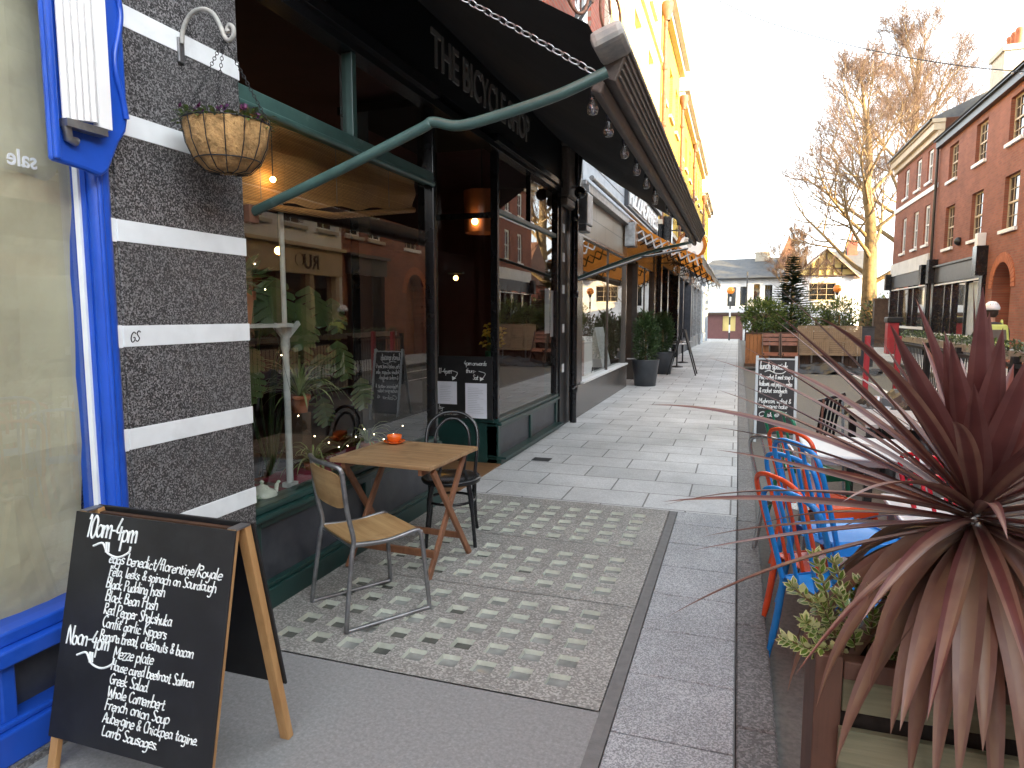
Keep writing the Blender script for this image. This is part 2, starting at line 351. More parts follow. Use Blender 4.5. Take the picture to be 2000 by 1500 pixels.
bricky('red_brick_x', (.30, .072, .036), (.235, .05, .026), (.20, .12, .085), 'xz', .24, .08, .009, .85, .3, big=.28)
bricky('yellow_brick', (.46, .31, .03), (.40, .26, .022), (.38, .24, .05), 'yz', .24, .08, .009, .85, .3, big=.2)
bricky('orange_brick', (.48, .30, .028), (.42, .25, .02), (.36, .24, .05), 'yz', .24, .08, .009, .85, .3, big=.2)
pbr('cream_render', (.66, .52, .20), .8, var=.08, vs=2, bump=.1, bs=60)
pbr('cream_paint', (.44, .36, .25), .5, var=.08, vs=3)
pbr('white_render', (.66, .68, .70), .8, var=.08, vs=1.2, col2=(.52, .54, .55), lo=.5, hi=.8)
pbr('white_paint', (.72, .74, .75), .5, var=.06, vs=5)
pbr('stone', (.42, .38, .31), .8, var=.15, vs=5, bump=.2, bs=40)
pbr('slate', (.075, .08, .088), .6, var=.25, vs=3, bump=.3, bs=25, col2=(.10, .10, .095))
pbr('tile_roof', (.16, .075, .045), .75, var=.3, vs=3, bump=.3, bs=20)
pbr('timber', (.065, .04, .025), .7, var=.3, vs=6)
pbr('dark_metal', (.022, .023, .025), .45, .3, var=.2, vs=10)
pbr('steel', (.34, .35, .36), .38, .85, var=.18, vs=14, bump=.05, bs=60, col2=(.22, .22, .225))
pbr('galv', (.45, .46, .47), .35, .9, var=.12, vs=10)
pbr('rusty', (.16, .075, .045), .75, .2, var=.35, vs=12, bump=.2, bs=60)
pbr('dark_glass', (.012, .014, .016), .03, var=.2, vs=2, spec=.9)
pbr('gold_glass', (.42, .39, .35), .03, .95, var=.1, vs=2)
glass('pane', (.78, .80, .78), 1.5, 1.05, wav=.03)
glass('pane_shop', (.93, .95, .94), 1.5, 1.0)
glass('bulb_glass', (.93, .92, .9), 1.45, 2.2)
wood('table_top', (.19, .10, .045), (.44, .29, .15), 'x', .45, .7, .3)
wood('table_leg', (.16, .065, .03), (.27, .12, .06), 'z', .5)
wood('ply', (.28, .16, .065), (.46, .31, .15), 'x', .42, .8, .08)
wood('pine', (.36, .18, .065), (.52, .31, .13), 'z', .55, .6, .12)
wood('awning_wood', (.085, .068, .055), (.15, .125, .105), 'y', .6, 1, .25)
pbr('awning_cap', (.42, .40, .36), .6, var=.2, vs=14, col2=(.25, .27, .26))
pbr('blackboard', (.010, .0105, .0115), .55, var=.25, vs=9, col2=(.02, .021, .023), lo=.5, hi=.8)
pbr('chalk', (.82, .86, .85), .8, var=.05)
pbr('ink', (.02, .02, .025), .6)
pbr('paper', (.70, .72, .80), .8, var=.03)
pbr('text_grey', (.42, .44, .48), .8)
pbr('canopy', (.010, .008, .008), .85, var=.25, vs=7)
leafy('orange_canvas', (.52, .20, .03), (.44, .155, .022), .8, 4, .42)
pbr('orange_glaze', (.72, .13, .015), .15, var=.06)
pbr('terracotta', (.36, .115, .05), .75, var=.18, vs=9, col2=(.42, .22, .14), lo=.6, hi=.8)
pbr('porcelain', (.62, .66, .58), .15, var=.1, vs=25, col2=(.22, .36, .22), lo=.52, hi=.62)
pbr('post_paint', (.52, .56, .56), .5, var=.1, vs=14, col2=(.34, .37, .36), lo=.55, hi=.7)
pbr('crimson', (.16, .012, .03), .75, var=.2, vs=5, bump=.3, bs=30)
pbr('coir', (.36, .215, .085), .95, var=.35, vs=30, bump=1.0, bs=70, dist=.012)
bricky('bamboo', (.66, .34, .11), (.50, .24, .07), (.11, .05, .018), 'yz', 1.7, .0085, .0014, .6, .7, big=.5, off=.37, dist=.004)
pbr('lampshade', (.26, .085, .035), .8, var=.12)
pbr('bronze_stone', (.075, .066, .060), .25, var=.12, vs=4, col2=(.10, .09, .08))
bricky('bronze_tiles', (.21, .19, .155), (.18, .165, .135), (.05, .045, .04), 'yz', 1.6, .32, .008, .4, .2, big=.12)
pbr('pale_blue', (.34, .40, .46), .45, var=.12, vs=3, col2=(.44, .49, .54))
pbr('planter_metal', (.062, .068, .078), .35, .3, var=.15, vs=6)
pbr('gravel_pale', (.62, .56, .42), .9, var=.2, vs=40, bump=.6, bs=120)
leafy('conifer_green', (.018, .045, .014), (.045, .085, .022))
leafy('conifer_bright', (.05, .10, .025), (.03, .065, .018))
leafy('fir_green', (.022, .045, .020), (.045, .07, .028))
leafy('laurel_a', (.095, .15, .03), (.05, .095, .02)); leafy('laurel_b', (.20, .23, .06), (.12, .16, .04)); leafy('laurel_c', (.02, .05, .014), (.04, .07, .02))
leafy('bay_grey', (.10, .14, .085), (.055, .085, .045))
leafy('monstera_green', (.04, .085, .028), (.075, .13, .04), .3, 5, .3)
leafy('spider_green', (.17, .26, .08), (.36, .40, .20), .4, 8, .3)
leafy('euonymus_green', (.16, .26, .035), (.10, .19, .025), .35, 20, .2); leafy('euonymus_cream', (.56, .58, .26), (.62, .63, .36), .4, 20, .2)
leafy('cordyline_a', (.085, .029, .029), (.125, .048, .044), .33, 9, .12); leafy('cordyline_b', (.16, .085, .066), (.215, .13, .095), .38, 9, .12); leafy('cordyline_d', (.11, .045, .043), (.155, .075, .068), .36, 9, .12); leafy('cordyline_c', (.24, .155, .10), (.19, .105, .075), .42, 9, .12)
leafy('pansy', (.10, .012, .06), (.05, .01, .07), .6, 30, .1); leafy('daffodil', (.62, .42, .03), (.45, .30, .02), .5, 30, .2)
wood('planter_orange', (.24, .085, .022), (.42, .17, .05), 'z', .5, .5)
wood('planter_dark', (.05, .025, .014), (.09, .045, .025), 'z', .6, .5)
wood('teak_red', (.16, .055, .03), (.26, .10, .055), 'x', .5, .6)
wood('teak_grey', (.24, .165, .10), (.33, .24, .155), 'x', .65, .6)
wood('weathered', (.10, .105, .06), (.27, .25, .16), 'x', .8, .45, .4)
wood('post_brown', (.075, .035, .022), (.125, .06, .038), 'z', .65, .6, .15)
pbr('tarp', (.018, .018, .020), .42, var=.3, vs=6, bump=.3, bs=12, dist=.02)
pbr('bark', (.15, .10, .045), .9, var=.35, vs=5, bump=.8, bs=14, col2=(.22, .155, .07), dist=.03)
pbr('twig', (.12, .075, .05), .9, var=.3, vs=3)
for nm, c in (('chair_blue', (.015, .21, .60)), ('chair_orange', (.62, .075, .02)), ('chair_red', (.50, .012, .03)), ('chair_green', (.015, .16, .085)), ('chair_silver', (.45, .46, .46))):
    pbr(nm, c, .25, .0 if nm != 'chair_silver' else .8, var=.08, vs=9)
pbr('zinc_white', (.50, .56, .58), .3, var=.06, vs=6)
pbr('grey_boards', (.33, .33, .32), .7, var=.15, vs=9)
pbr('dull_red', (.13, .05, .045), .6, var=.15); pbr('red_paint', (.36, .025, .035), .4, var=.1); pbr('grey_sheet', (.36, .36, .39), .5, var=.08)
pbr('soil', (.02, .014, .01), .95, var=.3, vs=30, bump=.8, bs=60)
pbr('skin', (.45, .25, .17), .55, var=.05); pbr('jacket', (.03, .028, .035), .8, var=.2, bump=.3, bs=20, dist=.01); pbr('trousers', (.035, .037, .042), .85, var=.2)
pbr('hivis', (.50, .56, .14), .6, var=.1); pbr('pack_dark', (.10, .085, .07), .8, var=.2); pbr('helmet_white', (.74, .75, .78), .25)
pbr('rubber', (.015, .015, .016), .7); pbr('hair', (.04, .025, .018), .7)
pbr('amber_globe', (.80, .24, .03), .25); pbr('bottle_green', (.03, .09, .05), .1)
emit('warm_bulb', (1.0, .62, .22), 9.0); emit('fairy', (1.0, .78, .45), 5.0); emit('flame_bulb', (1.0, .50, .12), 3.5)

# ------------------------------------------------------------------ street surfaces
YB = [-14, 22, 30, 38, 46, 54, 62]
def strip(x0, x1, ys, dz=0.0):
    m = MB(); vs = []
    for y in ys: vs += [(x0, y, gz(y)+dz), (x1, y, gz(y)+dz)]
    return m.add(vs, [(2*i, 2*i+1, 2*i+3, 2*i+2) for i in range(len(ys)-1)])
g = MB(); ys = [-60, 22, 30, 38, 46, 54, 62, 700]; vs = []
for y in ys: vs += [(-500, y, gz(y)-.16), (500, y, gz(y)-.16)]
struct('ground', g.add(vs, [(2*i, 2*i+1, 2*i+3, 2*i+2) for i in range(len(ys)-1)]), 'asphalt')
struct('road', strip(.2, 5.2, YB+[90], -.10), 'asphalt')
struct('far_pavement', strip(5.2, 7.95, YB, .0), 'slabs')
struct('pavement', strip(-2.9, .04, [5.46, 22, 30, 38, 46, 54, 62]), 'slabs')
struct('pavement_apron', strip(-2.9, -.48, [-14, 2.52]), 'apron')
struct('joint_strip', strip(-.48, -.42, [-14, 5.46]), 'mortar_strip')
m = MB(); y = -2.1
rg = random.Random(4)
while y < 5.4:
    y1 = min(y+.452, 5.46); h = rg.uniform(-.0015, .0015)
    m.box(-.417, .035, y+.0045, y1-.0045, -.1, h); y = y1
struct('paving_border', m, 'border_stone').modifiers.new('bevel', 'BEVEL').width = .004
struct('border_bed', strip(-.42, .04, [-14, 5.46], -.012), 'mortar_strip')
m = MB(); y = -2.0
while y < 62:
    y1 = y+(.92 if y < 20 else 4)
    m.add([(.044,y+.004,-.16+gz(y)),(.2,y+.004,-.16+gz(y)),(.2,y1-.004,-.16+gz(y1)),(.044,y1-.004,-.16+gz(y1)),(.044,y+.004,.002+gz(y)),(.19,y+.004,.002+gz(y)),(.19,y1-.004,.002+gz(y1)),(.044,y1-.004,.002+gz(y1))],
          [(0,3,2,1),(4,5,6,7),(0,1,5,4),(1,2,6,5),(2,3,7,6),(3,0,4,7)]); y = y1
struct('kerb', m, 'kerb_stone').modifiers.new('bevel', 'BEVEL').width = .008
m = MB(); m.box(5.05, 5.2, -14, 62, -.16, .001) if False else None
m = MB()
for y in range(-14, 60, 4): m.add([(5.06,y,-.2+gz(y)),(5.2,y,-.2+gz(y)),(5.2,y+4,-.2+gz(y+4)),(5.06,y+4,-.2+gz(y+4)),(5.06,y,.003+gz(y)),(5.2,y,.003+gz(y)),(5.2,y+4,.003+gz(y+4)),(5.06,y+4,.003+gz(y+4))],[(4,5,6,7),(3,0,4,7)])
struct('far_kerb', m, 'kerb_stone')
m = MB(); m.quad((3.1,13,-.094),(3.2,13,-.094),(3.2,21,-.094),(3.1,21,-.094)); m.quad((4.3,17,-.094),(4.42,17,-.094),(4.42,22,-.094),(4.3,22,-.094))
struct('road_marking', m, 'white_paint')

# pavement lights: cast panels with glass lenses
lens_rng = random.Random(5)
for (y0, y1, rows, lab) in ((2.524, 3.528, 5, 'glass block pavement light nearest the chalkboard sign'), (3.534, 4.448, 4, 'glass block pavement light between two others, under the table'), (4.454, 5.456, 5, 'glass block pavement light farthest up the pavement, behind the round seated chair')):
    t = Thing('pavement_light', lab, 'pavement light', (-1.5, (y0+y1)/2, 0), 'pavement lights with square glass blocks')
    xs = [-.698-.175*i for i in range(9)]; py = .170; s = .050; r0 = {5: (2.692 if y0 < 3 else 4.545), 4: 3.692}[rows]-py/2
    us = sorted([-2.9, -.484]+[x-s for x in xs]+[x+s for x in xs]); vv = sorted([y0, y1]+[r0+py*(j+.5)+d for j in range(rows) for d in (-s, s)])
    m = MB()
    for i in range(len(us)-1):
        for j in range(len(vv)-1):
            if i % 2 == 1 and j % 2 == 1: continue
            m.quad((us[i], vv[j], .004), (us[i+1], vv[j], .004), (us[i+1], vv[j+1], .004), (us[i], vv[j+1], .004))
    m.box(-2.9, -.484, y0, y1, -.12, -.05)
    t.part('panel', m, 'panel_concrete')
    for x in xs:
        for j in range(rows):
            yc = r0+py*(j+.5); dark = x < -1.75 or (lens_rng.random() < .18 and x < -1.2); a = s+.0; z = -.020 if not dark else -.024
            m = MB(); m.quad((x-a,yc-a,z),(x+a,yc-a,z),(x+a,yc+a,z),(x-a,yc+a,z), 0)
            for p, q in (((-a,-a),(a,-a)),((a,-a),(a,a)),((a,a),(-a,a)),((-a,a),(-a,-a))):
                m.quad((x+p[0],yc+p[1],z),(x+q[0],yc+q[1],z),(x+q[0],yc+q[1],.004),(x+p[0],yc+p[1],.004), 1)
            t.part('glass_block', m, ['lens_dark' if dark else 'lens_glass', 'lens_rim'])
t = Thing('drain_cover', 'small dark metal cover in the slabs by the corner window', 'cover', (-2.02, 7.0, 0))
t.part('plate', MB().box(-2.12, -1.92, 6.92, 7.08, -.02, .004), 'dark_metal')

# ------------------------------------------------------------------ facade helpers
class Fr:
    def __init__(s, O, U, N): s.O = Vector(O); s.U = Vector(U).normalized(); s.N = Vector(N).normalized(); s.Z = Vector((0, 0, 1))
    def __call__(s, u, v, d=0): return s.O+s.U*u+s.Z*v+s.N*d
def fbox(mb, F, u0, u1, v0, v1, d0, d1, mi=0):
    p = [F(u0,v0,d0),F(u1,v0,d0),F(u1,v0,d1),F(u0,v0,d1),F(u0,v1,d0),F(u1,v1,d0),F(u1,v1,d1),F(u0,v1,d1)]
    return mb.add(p, [(0,3,2,1),(4,5,6,7),(0,1,5,4),(1,2,6,5),(2,3,7,6),(3,0,4,7)], mi)
def fwall(mb, F, u0, u1, v0, v1, holes, depth=.14, mi=0):
    us = sorted(set([u0, u1]+[h[i] for h in holes for i in (0, 1)])); vs = sorted(set([v0, v1]+[h[i] for h in holes for i in (2, 3)]))
    for i in range(len(us)-1):
        for j in range(len(vs)-1):
            uc, vc = (us[i]+us[i+1])/2, (vs[j]+vs[j+1])/2
            if any(h[0] < uc < h[1] and h[2] < vc < h[3] for h in holes): continue
            mb.quad(F(us[i],vs[j]), F(us[i+1],vs[j]), F(us[i+1],vs[j+1]), F(us[i],vs[j+1]), mi)
    for a, b, c, e in [h[:4] for h in holes]:
        for p, q in (((a,c),(b,c)),((b,c),(b,e)),((b,e),(a,e)),((a,e),(a,c))):
            mb.quad(F(*p), F(*q), F(*q, -depth), F(*p, -depth), mi)
    return mb
def fwindow(T, F, h, fmat='white_paint', pmat='dark_glass', cols=2, rows=4, rec=.10, fw=.06, sill='stone', mid=True):
    a, b, c, e = h[:4]; m = MB(); d0, d1 = -rec-.05, -rec
    fbox(m,F,a,a+fw,c,e,d0,d1); fbox(m,F,b-fw,b,c,e,d0,d1); fbox(m,F,a+fw,b-fw,e-fw,e,d0,d1); fbox(m,F,a+fw,b-fw,c,c+fw,d0,d1)
    if mid: fbox(m,F,a+fw,b-fw,(c+e)/2-.03,(c+e)/2+.03,d0,d1+.01)
    for i in range(1, cols): u = a+(b-a)*i/cols; fbox(m,F,u-.015,u+.015,c+fw,e-fw,d0+.02,d1-.01)
    for j in range(1, rows):
        if mid and j*2 == rows: continue
        v = c+(e-c)*j/rows; fbox(m,F,a+fw,b-fw,v-.012,v+.012,d0+.022,d1-.012)
    w = T.part('window', m, fmat)
    T.part('pane', MB().quad(F(a+.01,c+.01,d0+.012), F(b-.01,c+.01,d0+.012), F(b-.01,e-.01,d0+.012), F(a+.01,e-.01,d0+.012)), pmat, w)
    if sill: T.part('sill', fbox(MB(), F, a-.08, b+.08, c-.11, c-.003, -.1, .09), sill, w)
    return w
LW = Fr((-2.4, 0, 0), (0, 1, 0), (1, 0, 0))          # left-hand street wall, u = y, facing +x
RW = Fr((7.8, 0, 0), (0, 1, 0), (-1, 0, 0))          # right-hand street wall, facing -x
# ================================================================== LEFT: empty blue shop
t = Thing('blue_shopfront', 'vacant shop with bright blue window frame and papered window', 'shopfront', (-2.4, 1.0, 0))
F = LW
m = MB()
fbox(m,F,-14,1.985,.385,.445,-.12,.05); fbox(m,F,-14,1.985,.445,.495,-.12,.015)                    # sill roll and bead
fbox(m,F,-14,1.985,.03,.15,-.10,.045); fbox(m,F,-14,1.985,.15,.175,-.10,.025)
for u in (-.6, .62, 1.535): fbox(m,F,u-.028,u+.028,.17,.40,-.08,.01)
t.part('sill_frame', m, 'blue_paint', bevel=.008)
m = MB(); m.tube([(-2.385,2.005,.03),(-2.385,2.005,2.4)], .040, 14); m.tube([(-2.352,1.985,.445),(-2.352,1.985,2.4)], .010, 8)
fbox(m,F,1.9625,2.0,.445,2.6,-.12,.0); t.part('corner_post', m, 'blue_paint')
t.part('edge_strip', fbox(MB(),F,1.951,1.962,.49,2.6,-.05,-.025), 'band_paint')
t.part('stall_panel', fbox(MB(),F,-14,1.985,.14,.40,-.14,-.06), 'panel_grey')
t.part('plinth', fbox(MB(),F,-14,1.985,-.15,.03,-.14,.06), 'kerb_stone')
t.part('window_pane', MB().quad((-2.45,-14,.49),(-2.45,1.945,.49),(-2.45,1.945,3.6),(-2.45,-14,3.6)), 'pane_shop')
m = MB(); N = 60
for i in range(N):                                                                              # paper hung inside, with slow creases
    for j in range(24):
        def pb(a, b): return (-2.51+.022*math.sin(a*.9+b*.35)+.012*math.sin(a*.31-b*.8)+.008*math.sin(b*1.7+a*.2), -4+5.97*a/N, .42+3.2*b/24)
        m.add([pb(i,j),pb(i+1,j),pb(i+1,j+1),pb(i,j+1)], [(0,1,2,3)], 0, True)
t.part('paper_blind', m, 'paper_blind')
m = MB(); lettering('sale', frame_M((-2.447, 1.815, 2.128), (0,-.072,0), (0,0,.085)), 1.0, .01, .002, m)
t.part('window_lettering', m, 'white_render')
m = MB(); fbox(m,F,-14,2.0,2.9,3.9,-.3,-.02); fbox(m,F,-14,1.985,3.62,3.72,-.02,.16)
t.part('fascia', m, 'blue_paint')
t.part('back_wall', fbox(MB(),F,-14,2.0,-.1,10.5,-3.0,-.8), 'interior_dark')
t.part('upper_wall', fbox(MB(),F,-14,2.0,3.9,11.5,-.6,-.03), 'red_brick')
# console bracket of the pilaster
t2 = t
m = MB(); prof = [(1.69,2.12),(1.80,2.112),(1.875,2.10),(1.905,2.125),(1.93,2.18),(1.955,2.235),(1.99,2.285),(2.0,2.33),(2.0,3.6),(1.69,3.6)]
def sc(mb):
    mb.v = [(x*1.041 if x > -2.23 else -2.325, y*1.041, 1.6+(z-1.6)*1.041) for x, y, z in mb.v]; return mb
m.prism([(-2.205,y,z) for y, z in prof], (-.13,0,0)); sc(m)
br = t.part('console_bracket', m, 'blue_paint', bevel=.012)
m = MB(); fbox(m,F,1.69,1.71,2.125,3.6,.196,.215); sc(m)
t.part('bracket_edge', m, 'blue_paint', br, bevel=.006)
m = MB()
for i in range(5):
    y = 1.733+.026*i; m.tube([(-2.185,y,2.262+.004*i),(-2.185,y,3.6)], .0125, 8)
m.box(-2.215,-2.172,1.852,1.90,2.265,3.6)
sc(m); t.part('fluting', m, 'white_gloss', br)
m = MB(); m.box(-2.205,-2.165,1.72,1.875,2.236,2.262); m.tube([(-2.19,1.735,2.24),(-2.19,1.74,2.20),(-2.19,1.77,2.195)], .016, 8)
sc(m); t.part('fluting_foot', m, 'steel', br)
m = MB(); m.tube(smooth([(-2.2,1.968+.018*math.cos(k*1.25),2.33+.075*k) for k in range(18)], 5), .011, 8)
sc(m); t.part('wavy_moulding', m, 'blue_paint', br)

# ================================================================== banded granite pillar
t = Thing('banded_pillar', 'speckled dark granite pillar with painted white bands', 'pillar', (-2.5, 2.4, 0))
m = MB(); m.box(-2.9,-2.352,2.055,2.78,-.15,4.2); m.box(-2.9,-2.356,2.0,2.052,-.15,4.2)
t.part('shaft', m, 'granite', bevel=.003)
for i, z in enumerate((.288,.711,1.1335,1.5565,1.979,2.402,2.825)):
    m = MB(); j = [(-1)**k*.0015 for k in range(20)]
    m.box(-2.36,-2.348,2.049,2.784,z-.086,z); m.box(-2.36,-2.353,1.998,2.0485,z-.09,z+.002); m.box(-2.9,-2.36,2.7,2.783,z-.086,z)
    b = t.part('painted_band', m, 'band_paint', bevel=.0015)
    if i == 3:
        s = MB(); scrawl(s, 'GS', (-2.3475,2.075,z-.066), (0,1,0), (0,0,1), .046, .0045, .25, .5)
        t.part('scribble', s, 'ink', b)
# bracket and hanging basket
t = Thing('wall_bracket', 'curled iron bracket with flaking white paint on the granite pillar', 'bracket', (-2.345, 2.415, 2.78))
m = MB(); m.box(-2.348,-2.336,2.398,2.432,2.695,2.80)
t.part('wall_plate', m, 'steel', bevel=.004)
arc = smooth([(-2.335,2.415,2.775),(-2.325,2.415,2.83),(-2.285,2.415,2.885),(-2.22,2.415,2.902),(-2.16,2.415,2.875),(-2.125,2.415,2.82),(-2.105,2.415,2.775),(-2.085,2.415,2.757),(-2.062,2.415,2.77),(-2.057,2.415,2.80),(-2.075,2.415,2.818),(-2.09,2.415,2.805),(-2.085,2.415,2.79)], 5)
t.part('curl', MB().tube(arc, .0095, 8), 'awning_cap')
bx, by, rim = -2.115, 2.415, 2.435
t = Thing('hanging_basket', 'coir lined wire basket of pansies hanging from the curled bracket', 'hanging basket', (bx, by, 2.21))
prof = [(.03,2.212),(.09,2.22),(.132,2.258),(.160,2.32),(.177,2.412),(.165,2.412),(.145,2.34),(.02,2.30)]
m = MB(); m.lathe(prof, (bx,by,0), 48)
rg = random.Random(3)
m.v = [(x+rg.uniform(-.006,.006), y+rg.uniform(-.006,.006), z+rg.uniform(-.004,.004)) for x, y, z in m.v]
ln = t.part('coir_liner', m, 'coir')
m = MB()
for i in range(420):                                                                             # loose coir fibres
    a = rg.uniform(0, 6.28); k = rg.uniform(0, 1); r = .09+.088*k**.7; z = 2.222+.19*k
    p = Vector((bx+r*math.cos(a), by+r*math.sin(a), z)); L = rg.uniform(.01,.035) if rg.random() < .9 or a > 1.8 else .06
    q = p+Vector((math.cos(a)*rg.uniform(.1,.6)*L, math.sin(a)*rg.uniform(.1,.6)*L, rg.uniform(-.9,.5)*L))
    m.tube([p,(p+q)/2+Vector((rg.uniform(-.004,.004),)*3),q], .0007, 3)
t.part('loose_fibre', m, 'coir', ln)
m = MB()
for r, z in ((.181,2.414),(.137,2.258)): m.tube([(bx+r*math.cos(a),by+r*math.sin(a),z) for a in [i*math.pi/18 for i in range(36)]], .0028, 6, closed=True)
for i in range(14):
    a = i*math.pi/7; m.tube([(bx+r*math.cos(a),by+r*math.sin(a),z) for r, z in ((.181,2.414),(.165,2.32),(.137,2.258),(.093,2.214),(.035,2.205))], .0022, 5)
t.part('wire_frame', m, 'dark_metal')
m = MB()
def chain(m, a, b, L=.018, r=.0016, sag=0, wide=.35):
    a = Vector(a); b = Vector(b); n = max(2, int((b-a).length/(L*.78)))
    for i in range(n):
        c = a.lerp(b, (i+.5)/n)-Vector((0,0,sag*4*((i+.5)/n)*(1-(i+.5)/n))); d = (b-a).normalized()
        s = d.orthogonal().normalized(); s = s if i % 2 else d.cross(s)
        m.tube([c+d*(L*.5*math.cos(q))+s*(L*wide*math.sin(q)) for q in [k*math.pi/5 for k in range(10)]], r, 4, closed=True)
hk = (-2.11, 2.415, 2.765)
for a in (.5, 2.6, 4.5): chain(m, hk, (bx+.18*math.cos(a), by+.18*math.sin(a), 2.416))
t.part('chain', m, 'dark_metal')
m = MB(); f = MB()
for i in range(330):
    a = rg.uniform(0, 6.28); r = .17*math.sqrt(rg.random())+.02; hp = .5+.5*math.sin(a*2+.6); p = Vector((bx+r*math.cos(a), by+r*math.sin(a), 2.415+rg.uniform(-.015,.012+.035*hp)))
    leaf_quad(m, p, Vector((math.cos(a)*.8+rg.uniform(-.5,.5), math.sin(a)*.8+rg.uniform(-.5,.5), rg.uniform(-.5,.8))), Vector((rg.uniform(-.3,.3),0,1)), rg.uniform(.02,.04), .018, rg.randrange(2))
    if i < 26:
        p = p+Vector((0,0,.022))
        for k in range(5): leaf_quad(f, p, Vector((math.cos(k*1.257)*.6+.7*math.cos(a), math.sin(k*1.257)*.6+.7*math.sin(a), .4*math.sin(k*2))), Vector((math.cos(a),math.sin(a),.5)), .02, .018)
fo = t.part('pansy_leaves', m, ['laurel_a', 'bay_grey']); t.part('pansy_flowers', f, 'pansy', fo)

# ================================================================== cafe shopfront
t = Thing('cafe_shopfront', 'dark green cafe shopfront with large plate windows and lettered fascia', 'shopfront', (-2.4, 5.5, 0))
m = MB()                                                                                        # stall riser 1
fbox(m,F,2.78,5.10,-.15,.12,-.12,.045); fbox(m,F,2.78,5.10,.12,.145,-.12,.03)
for a, b in ((2.78,2.86),(3.92,4.0),(5.02,5.10)): fbox(m,F,a,b,.145,.50,-.12,.012)
fbox(m,F,2.86,5.02,.455,.50,-.12,.0115)
t.part('stall_riser', m, 'green_paint', bevel=.005); m = MB()
fbox(m,F,6.60,9.08,-.15,.06,-.12,.045); fbox(m,F,6.60,9.08,.06,.085,-.12,.10)
for a, b in ((6.60,6.68),(7.78,7.86),(9.0,9.08)): fbox(m,F,a,b,.085,.42,-.12,.012)
fbox(m,F,6.68,9.0,.375,.42,-.12,.0115)
m.box(-3.12,-2.402,6.60,6.68,-.15,.46)                                                           # return base
t.part('stall_riser', m, 'green_paint', bevel=.005)
t.part('riser_panel', fbox(MB(),F,2.86,5.02,.145,.456,-.12,-.012), 'panel_grey'); t.part('riser_panel', fbox(MB(),F,6.68,9.0,.085,.376,-.12,-.012), 'panel_grey')
m = MB()
fbox(m,F,2.78,5.10,.50,.535,-.12,.05); fbox(m,F,2.78,5.10,.535,.575,-.12,.022); t.part('window_sill', m, 'green_paint', bevel=.01); m = MB(); fbox(m,F,6.60,9.08,.42,.455,-.12,.05); fbox(m,F,6.60,9.08,.455,.495,-.12,.022)
m.box(-3.12,-2.43,6.575,6.60,.45,.49)
t.part('window_sill', m, 'green_paint', bevel=.01)
m = MB()
fbox(m,F,2.80,5.05,2.655,2.745,-.08,.02)                                                        # transoms
t.part('glazing_bars', fbox(MB(),F,6.66,9.0,2.655,2.705,-.06,.0), 'green_light', bevel=.006)
m.tube([(-2.385,2.8,2.655),(-2.385,5.05,2.655)], .02, 8)
fbox(m,F,3.875,3.925,2.745,3.27,-.07,.01)
t.part('glazing_bars', m, 'green_light', bevel=.006)
m = MB()
fbox(m,F,6.595,6.655,.495,3.30,-.07,.008); fbox(m,F,9.0,9.10,.495,3.30,-.07,.012); fbox(m,F,2.78,2.81,.575,3.27,-.08,.0); fbox(m,F,5.055,5.10,.575,3.27,-.07,.012)
fbox(m,F,7.78,7.815,2.705,3.30,-.06,-.002); fbox(m,F,2.78,9.1,3.27,3.34,-.10,.03); fbox(m,F,2.78,5.1,3.34,3.42,-.10,.06); fbox(m,F,6.5,9.1,3.34,3.42,-.10,.06)
m.box(-3.14,-3.08,6.575,6.62,.46,3.3); m.box(-3.12,-2.43,6.585,6.62,2.60,2.66)
t.part('window_frame', m, 'black_gloss', bevel=.005)
t.part('window_pane', MB().quad((-2.43,2.8,.575),(-2.43,5.06,.575),(-2.43,5.06,2.66),(-2.43,2.8,2.66)), 'pane', label='large plate glass window of the cafe')
t.part('window_pane', MB().quad((-2.44,2.8,2.74),(-2.44,5.06,2.74),(-2.44,5.06,3.28),(-2.44,2.8,3.28)), 'pane')
t.part('window_pane', MB().quad((-2.43,6.64,.49),(-2.43,9.02,.49),(-2.43,9.02,2.66),(-2.43,6.64,2.66)), 'pane')
t.part('window_pane', MB().quad((-2.43,6.64,2.70),(-2.43,9.02,2.70),(-2.43,9.02,3.31),(-2.43,6.64,3.31)), 'pane')
t.part('window_pane', MB().quad((-3.1,6.60,.46),(-2.42,6.60,.46),(-2.42,6.60,3.3),(-3.1,6.60,3.3)), 'pane', label='side window of the cafe doorway')
t.part('fascia', fbox(fbox(MB(),F,2.0,9.6,3.42,4.02,-.10,.02),F,2.0,9.6,3.98,4.06,-.1,.12), 'black_paint')
m = MB(); lettering('THE BICYCLE SHOP', frame_M((-2.376,5.02,3.585), (0,.168,0), (0,0,.40)), 1.0, .012, .01, m)
yy = [v[1] for v in m.v]; k = 2.62/(max(yy)-min(yy)); m.v = [(x, 5.02+(y-min(yy))*k, z) for x, y, z in m.v]
t.part('fascia_lettering', m, 'cream_letters')
m = MB(); m.box(-3.3,-2.36,5.10,6.60,-.02,.012); t.part('threshold', m, 'threshold')
m = MB(); m.box(-3.2,-3.12,5.1,5.3,0,3.3); m.box(-3.2,-3.12,6.4,6.575,0,3.3); m.box(-3.2,-3.15,5.3,6.4,0,2.2); m.box(-3.2,-3.12,5.3,6.4,2.2,2.3); m.box(-3.3,-2.4,5.1,6.6,3.3,3.36)
t.part('door', m, 'black_gloss')
m = MB(); m.box(-7.3,-7.2,2.2,9.6,-.1,3.6); m.box(-7.2,-2.9,2.25,2.35,-.1,3.6); m.box(-7.2,-2.45,9.35,9.5,-.1,3.6); m.box(-7.2,-2.51,2.35,9.35,3.42,3.5)
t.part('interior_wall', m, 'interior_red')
t.part('interior_floor', MB().box(-7.2,-2.55,2.4,9.35,-.1,-.01), 'interior_floor')
